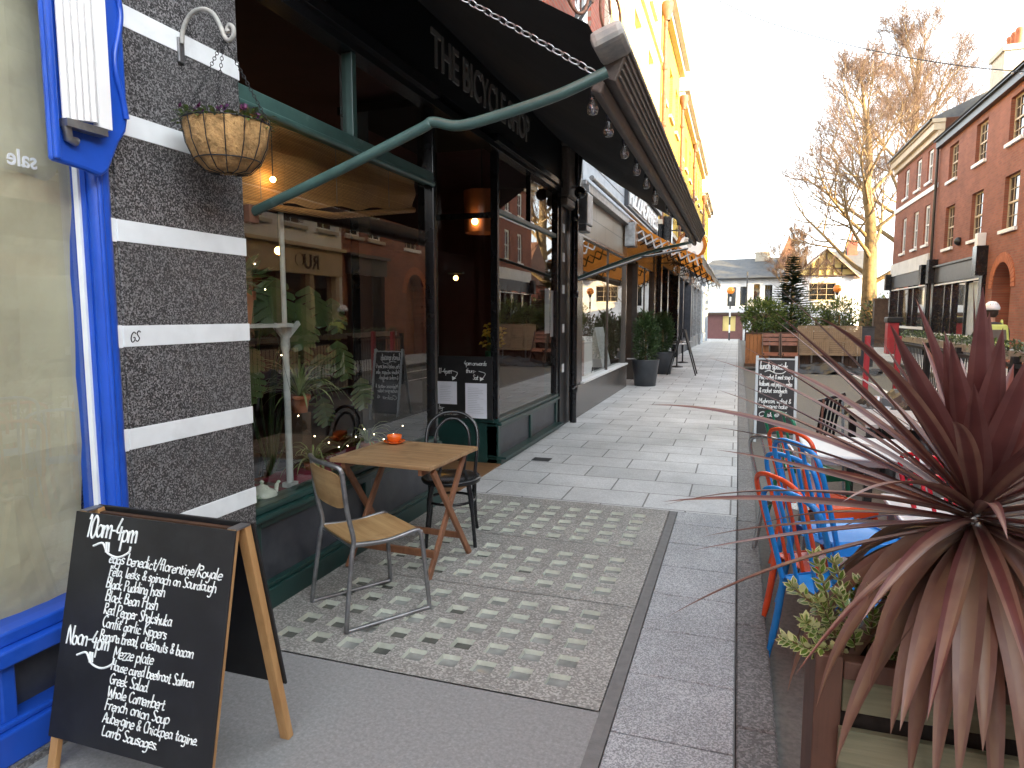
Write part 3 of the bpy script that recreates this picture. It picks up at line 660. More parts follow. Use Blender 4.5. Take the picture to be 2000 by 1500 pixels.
m = MB(); m.box(-3.02,-2.56,2.8,5.05,.44,.50); m.box(-3.05,-2.46,6.7,9.0,.36,.44)
t.part('display_shelf', m, 'interior_floor')
t.part('counter', MB().box(-6.2,-5.6,3.2,6.2,0,1.05).box(-6.25,-5.5,3.15,6.25,1.05,1.1), 'timber')
t.part('side_poster', MB().quad((-2.436,8.55,1.35),(-2.436,8.80,1.35),(-2.436,8.80,1.95),(-2.436,8.55,1.95)).quad((-2.437,8.83,1.3),(-2.437,8.99,1.3),(-2.437,8.99,1.93),(-2.437,8.83,1.93)), 'paper')

# notice board inside the doorway return window
t = Thing('notice_board', 'chalk lettered black board holding two white menu sheets', 'notice board', (-2.77, 6.56, .49))
t.part('board', MB().box(-3.07,-2.44,6.555,6.575,.49,1.16), 'blackboard')
ps = []
for x0, x1, z0, z1 in ((-3.10+.03,-2.845,.64,.885),(-2.745,-2.50,.50,.875)):
    p = t.part('menu_sheet', MB().box(x0,x1,6.549,6.5545,z0,z1), 'paper'); s = MB(); z = z1-.05
    while z > z0+.04: s.box(x0+.03,x1-.03-rnd(0,.08),6.5478,6.5488,z-.0035,z); z -= .019
    t.part('print', s, 'text_grey', p)
m = MB(); V = (0,0,1); U = (1,0,0)
scrawl(m,'11-4pm',(-3.06,6.553,.97),U,V,.06,.006); scrawl(m,'4pm onwards',(-2.76,6.553,1.065),U,V,.052,.005); scrawl(m,'thurs-',(-2.74,6.553,.985),U,V,.05,.005); scrawl(m,'Sat',(-2.66,6.553,.915),U,V,.05,.005)
scrawl(m,'by-',(-3.06,6.553,.58),U,V,.05,.005); scrawl(m,'eshopcafe.com',(-3.06,6.553,.525),U,V,.042,.0045)
for x, z in ((-2.88,.905),(-2.56,.905)):
    m.tube(smooth([(x-.03,6.553,z+.10),(x+.04,6.553,z+.08),(x+.03,6.553,z+.045),(x,6.553,z+.015)],4), .003, 5); m.prism([(x-.02,6.5535,z+.04),(x-.015,6.5535,z-.005),(x+.028,6.5535,z+.018)], (0,-.002,0))
t.part('chalk_writing', m, 'chalk')

# ------------------------------------------------------------------ things in the cafe window
t = Thing('bamboo_blind', 'split bamboo roller blind hanging crooked in the cafe window', 'blind', (-2.55, 4, 2.2))
m = MB(); n = 40
for i in range(n):
    for j in range(10):
        def q(a, b):
            y = 2.8+2.25*a/n; zb = 2.20+.27*(a/n)**1.3+.012*math.sin(a*.7); return (-2.56+.012*math.sin(a*.5+b*.3)-.01*math.sin(b*.9), y, 2.70-(2.70-zb)*b/10)
        m.add([q(i,j),q(i+1,j),q(i+1,j+1),q(i,j+1)], [(0,1,2,3)], 0, True)
bl = t.part('slats', m, 'bamboo')
m = MB(); m.tube([(-2.57,2.8,2.19),(-2.57,3.9,2.255),(-2.565,5.05,2.46)], .022, 8); t.part('rolled_end', m, 'bamboo', bl)
m = MB()
for y in (3.15,3.9,4.6): m.tube([(-2.545,y,2.70),(-2.543,y,2.2+.12*(y-2.8))], .002, 4)
t.part('cord', m, 'cream_letters')
t = Thing('cast_iron_post', 'slim post with peeling grey white paint inside the cafe window', 'post', (-2.70, 3.52, .5))
m = MB(); m.tube([(-2.70,3.52,.50),(-2.70,3.52,1.45)], .022, 10); m.tube([(-2.70,3.52,1.45),(-2.70,3.52,2.75)], .016, 10); m.box(-2.735,-2.665,3.485,3.555,.50,.53); t.part('column', m, 'post_paint')
m = MB(); m.lathe([(.02,1.36),(.03,1.40),(.028,1.46),(.05,1.52),(.055,1.545),(.02,1.55)], (-2.70,3.52,0), 14); m.beam((-2.70,3.54,1.46),(-2.70,3.66,1.55),.02,.03); m.beam((-2.70,3.50,1.47),(-2.70,3.42,1.54),.02,.03); t.part('capital', m, 'post_paint')
t = Thing('glass_shelf', 'thin shelf behind the cafe window carrying the clay pot', 'shelf', (-2.70, 3.17, 1.53))
t.part('board', MB().box(-2.88,-2.62,2.82,3.50,1.525,1.545), 'post_paint')
def pot(m, c, r, h): m.lathe([(r*.70,0),(r*.9,h*.72),(r*.92,h*.73),(r*1.04,h*.74),(r*1.06,h),(r*.96,h),(r*.9,h*.8),(.01,h*.8)], c, 24)
t = Thing('clay_pot', 'terracotta pot with drooping leaves on the window shelf', 'plant pot', (-2.74, 3.16, 1.546))
m = MB(); pot(m, (-2.74,3.16,1.546), .095, .19); po = t.part('pot', m, 'terracotta')
m = MB(); leaf_cloud(m, (-2.74,3.16,1.80), (.14,.16,.14), 90, .10, .028, 2, .1); t.part('foliage', m, ['laurel_c','monstera_green'])
def plant_blades(m, c, n, L, w, droop, mats=1, spread=1.0, seed=1, segs=6):
    rg = random.Random(seed)
    for i in range(n):
        a = rg.uniform(0, 6.283); e = rg.uniform(.5, 1.35); l = L*rg.uniform(.6,1.1); P = []; p = Vector(c); d = Vector((math.cos(a)*math.cos(e)*spread, math.sin(a)*math.cos(e)*spread, math.sin(e))).normalized()
        mi = rg.randrange(mats); prev = None; s = Vector((-math.sin(a), math.cos(a), 0))
        for k in range(segs+1):
            q = k/segs; ww = w*.5*(math.sin(math.pi*min(1,.12+q*.88))**.6 if q < 1 else 0)
            cur = (p-s*ww, p+Vector((0,0,-ww*.25)), p+s*ww)
            if prev: o = len(m.v); m.v += [tuple(v) for v in prev+cur]; m.f += [(o,o+1,o+4,o+3),(o+1,o+2,o+5,o+4)]; m.m += [mi,mi]; m.s += [True,True]
            prev = cur; d = (d+Vector((0,0,-droop/segs*(.4+q*1.6)))).normalized(); p = p+d*(l/segs)
    return m
t = Thing('spider_plant', 'spider plant with long pale arching leaves behind the window post', 'plant', (-2.85, 3.85, 1.02))
m = MB(); pot(m, (-2.85,3.85,.93), .07, .12); t.part('pot', m, 'terracotta'); t.part('leaves', plant_blades(MB(), (-2.85,3.85,1.04), 46, .48, .017, 1.9, 1, 1, 3), 'spider_green')
t.part('stand', MB().box(-2.90,-2.80,3.80,3.90,.5,.93), 'timber')
for i, (x, y, z, lab) in enumerate(((-2.72,3.80,.50,'small spider plant on the sill just right of the window post'),(-2.75,4.55,.50,'straggly spider plant on the sill behind the wooden table'))):
    t = Thing('spider_plant', lab, 'plant', (x,y,z)); m = MB(); pot(m, (x,y,z), .06, .10); t.part('pot', m, 'terracotta'); t.part('leaves', plant_blades(MB(), (x,y,z+.09), 40, .30, .014, 2.3, 1, 1, 9+i), 'spider_green')
t = Thing('monstera', 'big leaved cheese plant inside the cafe window', 'plant', (-3.2, 3.9, .5))
m = MB(); pot(m, (-3.2,3.95,.0), .2, .38); t.part('pot', m, 'terracotta')
m = MB(); st = MB(); rg = random.Random(8)
for (y, z, x, s) in ((3.35,1.25,-2.85,.2),(3.60,1.78,-2.85,.30),(3.85,1.62,-2.82,.27),(4.1,1.75,-2.9,.25),(4.35,1.35,-2.85,.24),(4.5,1.68,-3.0,.22),(4.65,1.05,-2.85,.2),(3.75,1.72,-3.0,.26),(4.05,1.45,-3.0,.24),(4.32,1.55,-3.15,.2),(3.95,1.20,-2.95,.22),(4.45,1.25,-3.1,.2),(3.62,1.35,-3.05,.18),(4.2,.95,-2.9,.17)):
    base = Vector((-3.2,3.95,.4)); tip = Vector((x,y,z)); st.tube(smooth([base,(base+tip)/2+Vector((-.1,0,.2)),tip],5), .008, 5)
    ax = Vector((.25,rg.uniform(-.35,.35),-1)).normalized(); sd_ = Vector((.35,.93,rg.uniform(-.2,.3))).normalized()
    for side in (-1, 1):
        for k in range(6):                                                                      # split lobes each side of the midrib
            q0 = k/6; q1 = (k+1)/6; wd = s*.62*math.sin(math.pi*(.16+.8*(q0+q1)/2))**.8
            a = tip+ax*s*(q0*1.25-.25); b = tip+ax*s*(q1*1.25-.25); dr = (sd_*side+ax*.45).normalized(); n_ = Vector((.9,-.3,.2))*.02
            gp = .13*s/6*1.25; m.add([a, b, b+dr*wd*.38-n_*.3-ax*gp*.4, b+dr*wd*.92-n_-ax*gp, (a+b)/2+dr*wd*1.06-n_*1.5, a+dr*wd*.95-n_+ax*gp, a+dr*wd*.38-n_*.3+ax*gp*.3], [(0,1,2,3,4,5,6)], 0)
lv = t.part('leaves', m, 'monstera_green'); t.part('stems', st, 'monstera_green')
t = Thing('teapot', 'flowered china teapot on the cafe window sill', 'teapot', (-2.54, 3.06, .51))
c = (-2.54,3.06,.508); m = MB(); m.lathe([(.045,0),(.052,.006),(.078,.035),(.085,.06),(.076,.09),(.045,.106),(.04,.108)], c, 24); bd = t.part('body', m, 'porcelain')
m = MB(); m.lathe([(.043,.107),(.03,.122),(.012,.13),(.008,.138),(.014,.148),(.001,.158)], c, 16); t.part('lid', m, 'porcelain')
m = MB(); m.tube(smooth([(c[0],c[1]+.075,c[2]+.04),(c[0],c[1]+.115,c[2]+.06),(c[0],c[1]+.13,c[2]+.10),(c[0],c[1]+.15,c[2]+.115)],5), [.017]*6+[.013]*5+[.010]*5, 8); t.part('spout', m, 'porcelain')
m = MB(); m.tube(smooth([(c[0],c[1]-.075,c[2]+.08),(c[0],c[1]-.12,c[2]+.085),(c[0],c[1]-.125,c[2]+.05),(c[0],c[1]-.08,c[2]+.03)],5), .007, 8); t.part('handle', m, 'porcelain')
t = Thing('window_cushion', 'crimson cushions laid along the cafe window sill', 'cushion', (-2.75, 4.4, .5))
m = MB()
for (y0, y1) in ((2.84,3.45),(3.55,4.1),(4.12,5.0)):
    n = 14
    for i in range(n):
        for j in range(8):
            def q(a, b): return (-3.0+.45*b/8, y0+(y1-y0)*a/n, .502+.05*(math.sin(math.pi*a/n)*math.sin(math.pi*b/8))**.4+.004*math.sin(a*1.9+b))
            m.add([q(i,j),q(i+1,j),q(i+1,j+1),q(i,j+1)], [(0,1,2,3)], 0, True)
t.part('cover', m, 'crimson')
t = Thing('pendant_lamp', 'brown drum shade lamp with a bare glowing bulb inside the doorway window', 'lamp', (-2.66, 6.95, 2.45))
c = (-2.72,7.0,0); m = MB(); m.lathe([(.19,2.50),(.20,2.95)], c, 28); m.lathe([(.185,2.50),(.195,2.95)], c, 28); t.part('shade', m, 'lampshade')
m = MB(); m.tube([(c[0],c[1],2.95),(c[0],c[1],3.42)], .006, 6); t.part('flex', m, 'black_paint')
t.part('bulb', MB().ball((c[0],c[1]-.21,2.60), .032, 12), 'warm_bulb')
t = Thing('wall_lamp', 'small amber wall lamp glowing deep inside the cafe', 'lamp', (-3.2, 7.6, 1.9))
t.part('bulb', MB().ball((-3.3,7.6,2.05), .03, 10), 'flame_bulb'); t.part('arm', MB().box(-3.4,-3.2,7.57,7.63,2.10,2.12), 'black_paint')
t = Thing('blind_bulb', 'warm glowing bulb hanging just behind the bamboo blind', 'bulb', (-2.50, 3.2, 2.36))
t.part('bulb', MB().ball((-2.515,3.22,2.36), .016, 10), 'warm_bulb'); t.part('flex', MB().tube([(-2.515,3.22,2.375),(-2.515,3.22,2.65)], .003, 5), 'black_paint')
for i, (x, y, z) in enumerate(((-4.6,4.5,2.3),(-5.0,5.4,2.25),(-4.8,6.2,2.3))):
    t = Thing('ceiling_pendant', ('warm pendant bulb nearest the pillar','warm pendant bulb midway along the counter','warm pendant bulb farthest into the cafe')[i]+' inside the cafe', 'lamp', (x,y,z), 'pendants over the cafe counter')
    t.part('bulb', MB().ball((x,y,z), .045, 10), 'flame_bulb'); t.part('flex', MB().tube([(x,y,z+.04),(x,y,3.4)], .005, 5), 'black_paint')
t = Thing('fairy_lights', 'string of tiny warm fairy lights trailing through the window plants', 'fairy lights', (-2.62, 3.5, .6))
w_ = MB(); b_ = MB(); P = [(-2.60,2.9,2.1),(-2.62,3.1,1.95),(-2.66,3.3,1.75),(-2.68,3.6,.95),(-2.66,3.9,.72),(-2.64,4.1,.66),(-2.62,4.3,.75),(-2.63,4.6,.62),(-2.62,4.9,.68)]
P = smooth(P, 4); w_.tube(P, .0012, 4)
for p in P[::2]: b_.ball(p, .0036, 6)
t.part('wire', w_, 'black_paint'); t.part('bulbs', b_, 'fairy', stuff=True)
t = Thing('flower_vase', 'jar of yellow daffodils behind the doorway window', 'flowers', (-2.68, 7.1, .44))
c = (-2.62,7.0,.0); m = MB(); m.lathe([(.05,.44),(.07,.62),(.06,1.05),(.07,1.2)], c, 16); t.part('jar', m, 'bottle_green')
m = MB(); fl = MB(); rg = random.Random(2)
for i in range(16):
    a = rg.uniform(0,6.28); r = rg.uniform(.04,.24); p = Vector((c[0]+r*math.cos(a)*.6, c[1]+r*math.sin(a)*.6, 1.38+rg.uniform(-.12,.12)))
    m.tube([(c[0],c[1],1.15),p], .004, 4)
    for k in range(6): leaf_quad(fl, p, Vector((math.cos(k*1.05)*.7+.3, math.sin(k*1.05)*.7-.5, .3*math.cos(k))), Vector((.3,-.6,.5)), .06, .035)
t.part('stems', m, 'laurel_a'); t.part('flowers', fl, 'daffodil')

t = Thing('back_shelf', 'dark bar shelf of bottles deep inside the cafe', 'shelf', (-7.0, 5.0, 1.1))
m = MB()
for z in (1.2,1.55,1.9): m.box(-7.19,-6.95,3.2,8.8,z,z+.03)
t.part('boards', m, 'timber')
bo_ = Thing('bottle', 'x', 'bottle', (0,0,0), 'bottles on the bar shelf', True)
bo_.part('glass', MB().lathe([(.001,0),(.038,0),(.038,.19),(.014,.25),(.014,.30),(.001,.30)], n=12), 'bottle_green')
k = 0
for z in (1.231,1.581,1.931):
    y = 3.3
    while y < 8.7:
        lab = 'small bottle standing on the bar shelf inside the cafe'
        if k == 0: bo_.o.location = (-7.07,y,z); bo_.o['label'] = lab
        else: copy_tree(bo_.o, (-7.07+rnd(-.04,.04),y,z), 0, lab)
        k += 1; y += rnd(.18,.55)
# ================================================================== upper brick wall over the cafe
t = Thing('cafe_building', 'red brick upper storeys above the black cafe awning', 'building', (-2.4, 7, 0))
holes = [(7.1,8.35,5.0,7.4),(9.95,11.05,5.0,7.4),(4.2,5.4,5.0,7.4),(7.1,8.35,8.6,10.4),(9.95,11.05,8.6,10.4)]
t.part('wall', fwall(MB(),F,2.0,12.15,4.06,11.6,holes,.16), 'red_brick')
for h in holes: fwindow(t,F,h,'white_paint','dark_glass',2,4,.06,.09)
t.part('cornice', fbox(MB(),F,2.0,12.15,11.3,11.7,-.2,.25), 'stone')
t.part('brick_pier', fbox(MB(),F,9.12,9.66,-.15,4.6,-.2,.03), 'black_paint')
m = MB(); rg = random.Random(6)
for z in (.78,1.35,1.9,2.35,2.75): fbox(m,F,9.20+rg.uniform(0,.03),9.34,z,z+.12,.03,.0335)
t.part('bare_patch', m, 'white_render')
m = MB(); fbox(m,F,9.10,9.64,3.10,3.22,.02,.12); fbox(m,F,9.12,9.62,3.22,3.9,.02,.14); fbox(m,F,9.08,9.66,3.9,4.0,.02,.2)
t.part('corbel', m, 'awning_wood', bevel=.03)
t = Thing('drainpipe', 'black cast iron drainpipe beside the cafe corner window', 'drainpipe', (-2.3, 9.62, 0))
m = MB(); m.tube(smooth([(-2.29,9.62,0),(-2.29,9.62,1.0),(-2.29,9.62,3.0),(-2.29,9.62,3.3),(-2.22,9.5,3.6),(-2.2,9.45,4.0)],6), .05, 12); t.part('pipe', m, 'black_gloss')
m = MB()
for z in (.5,1.9,3.0): m.lathe([(.05,z-.05),(.063,z-.045),(.063,z+.045),(.05,z+.05)], (-2.29,9.62,0), 14)
t.part('collar', m, 'black_gloss')
t = Thing('bell_box', 'grey metal alarm box high on the wall beside the drainpipe', 'alarm box', (-2.27, 10.1, 3.0))
t.part('box', MB().box(-2.36,-2.18,9.95,10.35,2.95,3.42).box(-2.36,-2.2,10.0,10.3,2.85,2.95), 'steel', bevel=.02)
t = Thing('security_lamp', 'dark globe security lamp under the cafe fascia end', 'lamp', (-2.2, 9.3, 3.3))
t.part('globe', MB().ball((-2.15,9.32,3.30), .085, 14), 'black_gloss'); t.part('bracket', MB().beam((-2.36,9.32,3.4),(-2.15,9.32,3.36),.03,.03), 'steel')
# bicycle sign on the wall
t = Thing('hanging_bicycle', 'rusty old bicycle fixed above the awning as a shop sign', 'bicycle', (-1.9, 8.6, 5.4))
bc = Vector((-1.95,9.15,5.75)); U = Vector((.25,.97,0)).normalized(); Z = Vector((0,0,1))
def bp(u, z): return bc+U*u+Z*z
m = MB()
for a, b in (((-.5,0),(-.05,-.05)),((-.05,-.05),(.38,.42)),((-.05,-.05),(-.2,.48)),((-.2,.44),(.36,.46)),((-.5,0),(-.2,.44)),((.36,.5),(.52,0)),((.34,.5),(.32,.62))): m.tube([bp(*a),bp(*b)], .018, 8)
t.part('frame', m, 'rusty')
for u in (-.5,.52):
    m = MB(); Wn = [bp(u+.33*math.cos(k*math.pi/16),.33*math.sin(k*math.pi/16)) for k in range(32)]; m.tube(Wn, .02, 6, closed=True)
    for k in range(12): m.tube([bp(u,0),bp(u+.32*math.cos(k*math.pi/6),.32*math.sin(k*math.pi/6))], .003, 3)
    t.part('wheel', m, 'rusty')
t.part('saddle', MB().tube([bp(-.34,.55),bp(-.2,.56),bp(-.06,.54)], [.06,.045,.02], 8), 'rusty')
m = MB(); m.tube(smooth([bp(.32,.62)+Vector((.25,-.05,.0)),bp(.40,.64)+Vector((.15,0,0)),bp(.34,.62),bp(.40,.64)-Vector((.15,0,0)),bp(.32,.62)-Vector((.25,-.05,0))],4), .013, 7); t.part('handlebar', m, 'rusty')
m = MB(); m.beam((-2.4,8.9,5.2),bp(-.1,-.05),.04,.04); m.beam((-2.4,9.2,5.2),bp(.2,.25),.04,.04); m.beam((-2.4,8.8,5.7),bp(-.3,.2),.03,.03); t.part('stay', m, 'dark_metal')

# ================================================================== black awning over the pavement
t = Thing('black_awning', 'extended black canopy with wooden front rail over the cafe', 'awning', (-1.5, 6.2, 3.0))
m = MB(); n = 16
for i in range(n):
    for j in range(10):
        def q(a, b): xx = b/10; return (-2.38+1.76*xx, 2.80+7.05*a/n, 3.97-1.19*xx-.05*math.sin(math.pi*xx)+.008*math.sin(a*1.3))
        m.add([q(i,j),q(i+1,j),q(i+1,j+1),q(i,j+1)], [(0,1,2,3)], 0, True)
t.part('canopy', m, 'canopy')
A = Matrix.Rotation(R(22), 3, 'Y')
def rail(y0, y1, w_, h_, c, mi='awning_wood', nm='front_rail', grooves=True, bev=.02):
    m = MB(); m.obox((c[0],(y0+y1)/2,c[1]), w_, y1-y0, h_, A)
    if grooves:
        for k in range(5): m.obox(Vector((c[0],(y0+y1)/2,c[1]))+A @ Vector((w_/2+.004,0,-h_/2+.03+k*.028)), .012, y1-y0-.04, .012, A)
    return t.part(nm, m, mi, bevel=bev)
rail(3.0, 9.92, .075, .165, (-.545, 2.70))
rail(3.0, 9.9, .05, .055, (-.62, 2.60), 'awning_wood', 'lower_batten', False, .01)
m = MB(); m.obox((-.545,2.91,2.735), .14, .23, .075, Matrix.Rotation(R(-20),3,'Y')); t.part('rail_end', m, 'awning_cap', bevel=.025)
m = MB(); m.tube(smooth([(-2.345,2.82,2.11),(-1.85,2.82,2.275),(-1.40,2.82,2.435),(-1.33,2.82,2.462),(-1.20,2.82,2.435),(-1.0,2.82,2.465),(-.75,2.82,2.52),(-.55,2.85,2.60)],6), .0235, 10)
t.part('folding_arm', m, 'green_light')
t.part('arm_pivot', MB().box(-2.36,-2.32,2.785,2.855,2.06,2.15), 'rusty', bevel=.006)
m = MB(); m.tube(smooth([(-2.345,9.7,2.11),(-1.4,9.7,2.44),(-.6,9.7,2.62)],5), .0235, 8); t.part('folding_arm', m, 'green_light')
m = MB(); chain(m, (-1.30,2.84,3.05), (-.60,2.84,2.60), .052, .0036, .0, .28); t.part('chain', m, 'galv')
# bulbs along the awning rail
bt = Thing('awning_bulb', 'x', 'light bulb', (0, 0, 0), 'clear bulbs along the awning rail', True)
bt.part('cap', MB().lathe([(.012,-.0),(.017,-.006),(.017,-.042),(.012,-.046)], n=10), 'black_paint')
bt.part('bulb', MB().lathe([(.013,-.044),(.015,-.058),(.024,-.078),(.027,-.096),(.021,-.115),(.001,-.122)], n=14), 'bulb_glass')
bt.part('filament', MB().tube([(-.008,0,-.06),(-.006,0,-.10),(0,0,-.085),(.006,0,-.10),(.008,0,-.06)], .0012, 4), 'galv')
bs = [(-.665,3.12),(-.665,3.52),(-.665,4.02),(-.665,4.52),(-.665,5.02),(-.665,5.55),(-.69,5.75),(-.665,6.5),(-.665,7.1),(-.665,7.7),(-.665,8.3),(-.665,8.9),(-.665,9.5)]
cable = MB(); cable.tube(smooth([(x,y,2.63-(.0 if i%2 else .004)) for i,(x,y) in enumerate(bs)],3), .004, 5)
t.part('lamp_cable', cable, 'black_paint')
names = ['nearest','second','third','fourth','fifth','sixth','seventh','eighth','ninth','tenth','eleventh','twelfth','farthest']
for i, (x, y) in enumerate(bs):
    lab = '%s clear glass bulb under the black awning rail%s' % (names[i], '' if i in (0, 12) else ' counting from the near end')
    if i == 0: bt.o.location = (x,y,2.632); bt.o['label'] = lab
    else: copy_tree(bt.o, (x,y,2.632), rnd(0,3), lab)
# ================================================================== chalkboard A-frame in front
t = Thing('menu_board', 'large wooden A-frame chalkboard with the 10am-4pm menu', 'menu board', (-1.9, 1.77, 0))
x0, x1 = -2.262, -1.560
fT, fB = Vector((0,1.752,.885)), Vector((0,1.565,0)); bT, bB = Vector((0,1.80,.885)), Vector((0,1.985,0))
def fp(x, k, off=0):                                        # point on the front face, k = 0 foot .. 1 top
    n = Vector((0,-(fT-fB).z,(fT-fB).y)).normalized(); return Vector((x,0,0))+fB.lerp(fT,k)+n*off
def bq(x, k, off=0):
    n = Vector((0,(bT-bB).z,-(bT-bB).y)).normalized(); return Vector((x,0,0))+bB.lerp(bT,k)+n*off
board = t.part('front_board', MB().prism([fp(x0-.002,.13,.020),fp(x1+.008,.13,.020),fp(x1+.008,1.0,.020),fp(x0-.002,1.0,.020)], (fp(0,0,-.009)-fp(0,0,0))), 'blackboard', bevel=.002)
for x in (x0+.018, x1-.018):
    m = MB(); m.beam(fp(x,0), fp(x,1.0), .036, .022, (0,-1,0)); t.part('front_leg', m, 'pine', bevel=.003)
for x in (x0+.018, x1-.018):
    m = MB(); m.beam(bq(x,0), bq(x,1.0), .040, .030, (0,-1,0)); t.part('back_leg', m, 'pine', bevel=.003)
t.part('back_board', MB().prism([bq(x0,.26,.017),bq(x1+.012,.26,.017),bq(x1+.012,1.0,.017),bq(x0,1.0,.017)], (bq(0,0,.009)-bq(0,0,0))), 'blackboard', bevel=.002)
m = MB(); m.box(x1-.036,x1+.004,1.745,1.81,.884,.890); m.box(x0,x0+.036,1.745,1.81,.884,.890); t.part('hinge', m, 'steel')
m = MB(); m.beam(bq(x0+.04,.97,-.004), bq(x1-.04,.97,-.004), .02, .03); t.part('top_rail', m, 'planter_dark')
W = MB(); U = Vector((1,0,0)); V = (fT-fB).normalized(); H = (fT-fB).length
def at(fx, fy, o=.0206): return fp(x0+fx*(x1-x0), .13+.87*(1-fy), o)
rg = random.Random(21)
lines = [(.085,.105,'10am-4pm',.075,.0072),(.26,.208,'eggs benedict/florentine/Royale',.0345,.0046),(.27,.262,'Feta, leeks & spinach on Sourdough',.032,.0044),(.26,.318,'Black Pudding hash',.035,.0046),(.265,.375,'Black Bean Hash',.035,.0046),
 (.265,.432,'Red Pepper Shakshuka',.036,.0046),(.265,.487,'Confit garlic Kippers',.035,.0046),(.26,.542,'Banana bread, chestnuts & bacon',.034,.0046),(.04,.585,'Noon-4pm',.058,.0064),(.36,.605,'Mezze plate',.036,.0046),(.355,.660,'House cured beetroot Salmon',.033,.0046),
 (.355,.718,'Greek Salad',.034,.0046),(.35,.774,'Whole Camembert',.034,.0046),(.345,.826,'French onion Soup',.034,.0046),(.34,.880,'Aubergine & Chickpea tagine.',.034,.0044),(.345,.937,'Lamb Sausages.',.033,.0046)]
want = {1:.70,2:.665,3:.375,4:.335,5:.43,6:.41,7:.585,9:.25,10:.51,11:.24,12:.36,13:.40,14:.585,15:.35,0:.335,8:.285}
for i, (fx, fy, tx, sz, wd) in enumerate(lines):
    tr = MB(); L = scrawl(tr, tx, (0,0,0), (1,0,0), (0,0,1), sz, wd, .18, .55, .82, random.Random(100+i)); k = want[i]*(x1-x0)/L
    scrawl(W, tx, at(fx, fy), (U-V*.0)*k, V*1.12, sz, wd, .18, .55, .82, random.Random(100+i))
for fx, fy in ((.145,.145),(.125,.628)):
    W.tube(smooth([at(fx,fy),at(fx+.06,fy-.018),at(fx+.10,fy+.022),at(fx+.17,fy+.034),at(fx+.235,fy+.008),at(fx+.245,fy-.02)],5), .0042, 5)
    W.tube([at(fx+.085,fy-.025),at(fx+.09,fy+.02)], .0042, 5); W.tube([at(fx+.10,fy-.025),at(fx+.105,fy+.018)], .0042, 5)
t.part('chalk_writing', W, 'chalk', board)

# ================================================================== tube framed chair with plywood seat
def place(mb, M): mb.v = [tuple(M @ Vector(v)) for v in mb.v]; return mb
t = Thing('stacking_chair', 'tubular grey steel chair with worn plywood seat facing the wooden table', 'chair', (-1.87, 3.10, 0), None, True, 0)
fdir = Vector((.56,.83,0)).normalized(); t.o.rotation_euler[2] = math.atan2(fdir.y, fdir.x)-math.pi/2     # local +y is the way it faces
r = .0125
for s in (-1, 1):
    x = s*.205; P = [(x*.98,-.235,.815),(x*1.0,-.215,.62),(x*1.0,-.185,.475),(x*1.03,-.20,.38),(x*1.13,-.245,.035),(x*1.13,-.235,.013),(x*1.13,-.20,.011),(x*1.13,.19,.011),(x*1.13,.225,.015),(x*1.12,.232,.05),(x*1.02,.205,.40),(x*1.0,.195,.435),(x*.98,.165,.447),(x,-.0,.428),(x,-.185,.442)]
    t.part('side_frame', MB().tube(smooth(P,4), r, 10), 'steel')
t.part('top_rail', MB().tube(smooth([(-.201,-.235,.815),(-.19,-.245,.842),(-.15,-.262,.852),(0,-.285,.853),(.15,-.262,.852),(.19,-.245,.842),(.201,-.235,.815)],6), r, 10), 'steel')
m = MB(); m.tube([(-.2,.16,.432),(.2,.16,.432)], r*.9, 8); m.tube([(-.2,-.18,.428),(.2,-.18,.428)], r*.9, 8); t.part('cross_tube', m, 'steel')
def sheet(nx, ny, f, th, n_up):
    m = MB(); top = [[Vector(f(i/nx, j/ny)) for j in range(ny+1)] for i in range(nx+1)]; n_up = Vector(n_up)*th
    def g(i, j, b): return top[i][j]-n_up if b else top[i][j]
    for b in (0, 1):
        for i in range(nx):
            for j in range(ny): m.add([g(i,j,b),g(i+1,j,b),g(i+1,j+1,b),g(i,j+1,b)], [(0,1,2,3)], 0, True)
    for i in range(nx):
        for j in (0, ny): m.add([g(i,j,0),g(i+1,j,0),g(i+1,j,1),g(i,j,1)], [(0,1,2,3)])
    for j in range(ny):
        for i in (0, nx): m.add([g(i,j,0),g(i,j+1,0),g(i,j+1,1),g(i,j,1)], [(0,1,2,3)])
    return m
def seatf(u, v):
    x = (u-.5)*.375; y = -.195+.40*v; cx = abs(u-.5)*2; k = 1-.10*max(0, cx-.7)
    return (x*(1-.04*(1-v)), y*k, .452-.018*math.sin(math.pi*min(1,v*1.05))*(1-.4*cx*cx)+.010*max(0,v-.8)*-4)
t.part('seat', sheet(10,12,seatf,.010,(0,0,1)), 'ply')
def backf(u, v):
    x = (u-.5)*.385; cx = (u-.5)*2; z = .625+.19*v; y = -.222-.022*(1-cx*cx)-.028*(v)
    cut = .015*max(0,abs(cx)-.75)*4*(1 if v < .5 else -1)*abs(v-.5)*2
    return (x, y, z+cut)
t.part('backrest', sheet(12,6,backf,.009,(0,-1,0)), 'ply')

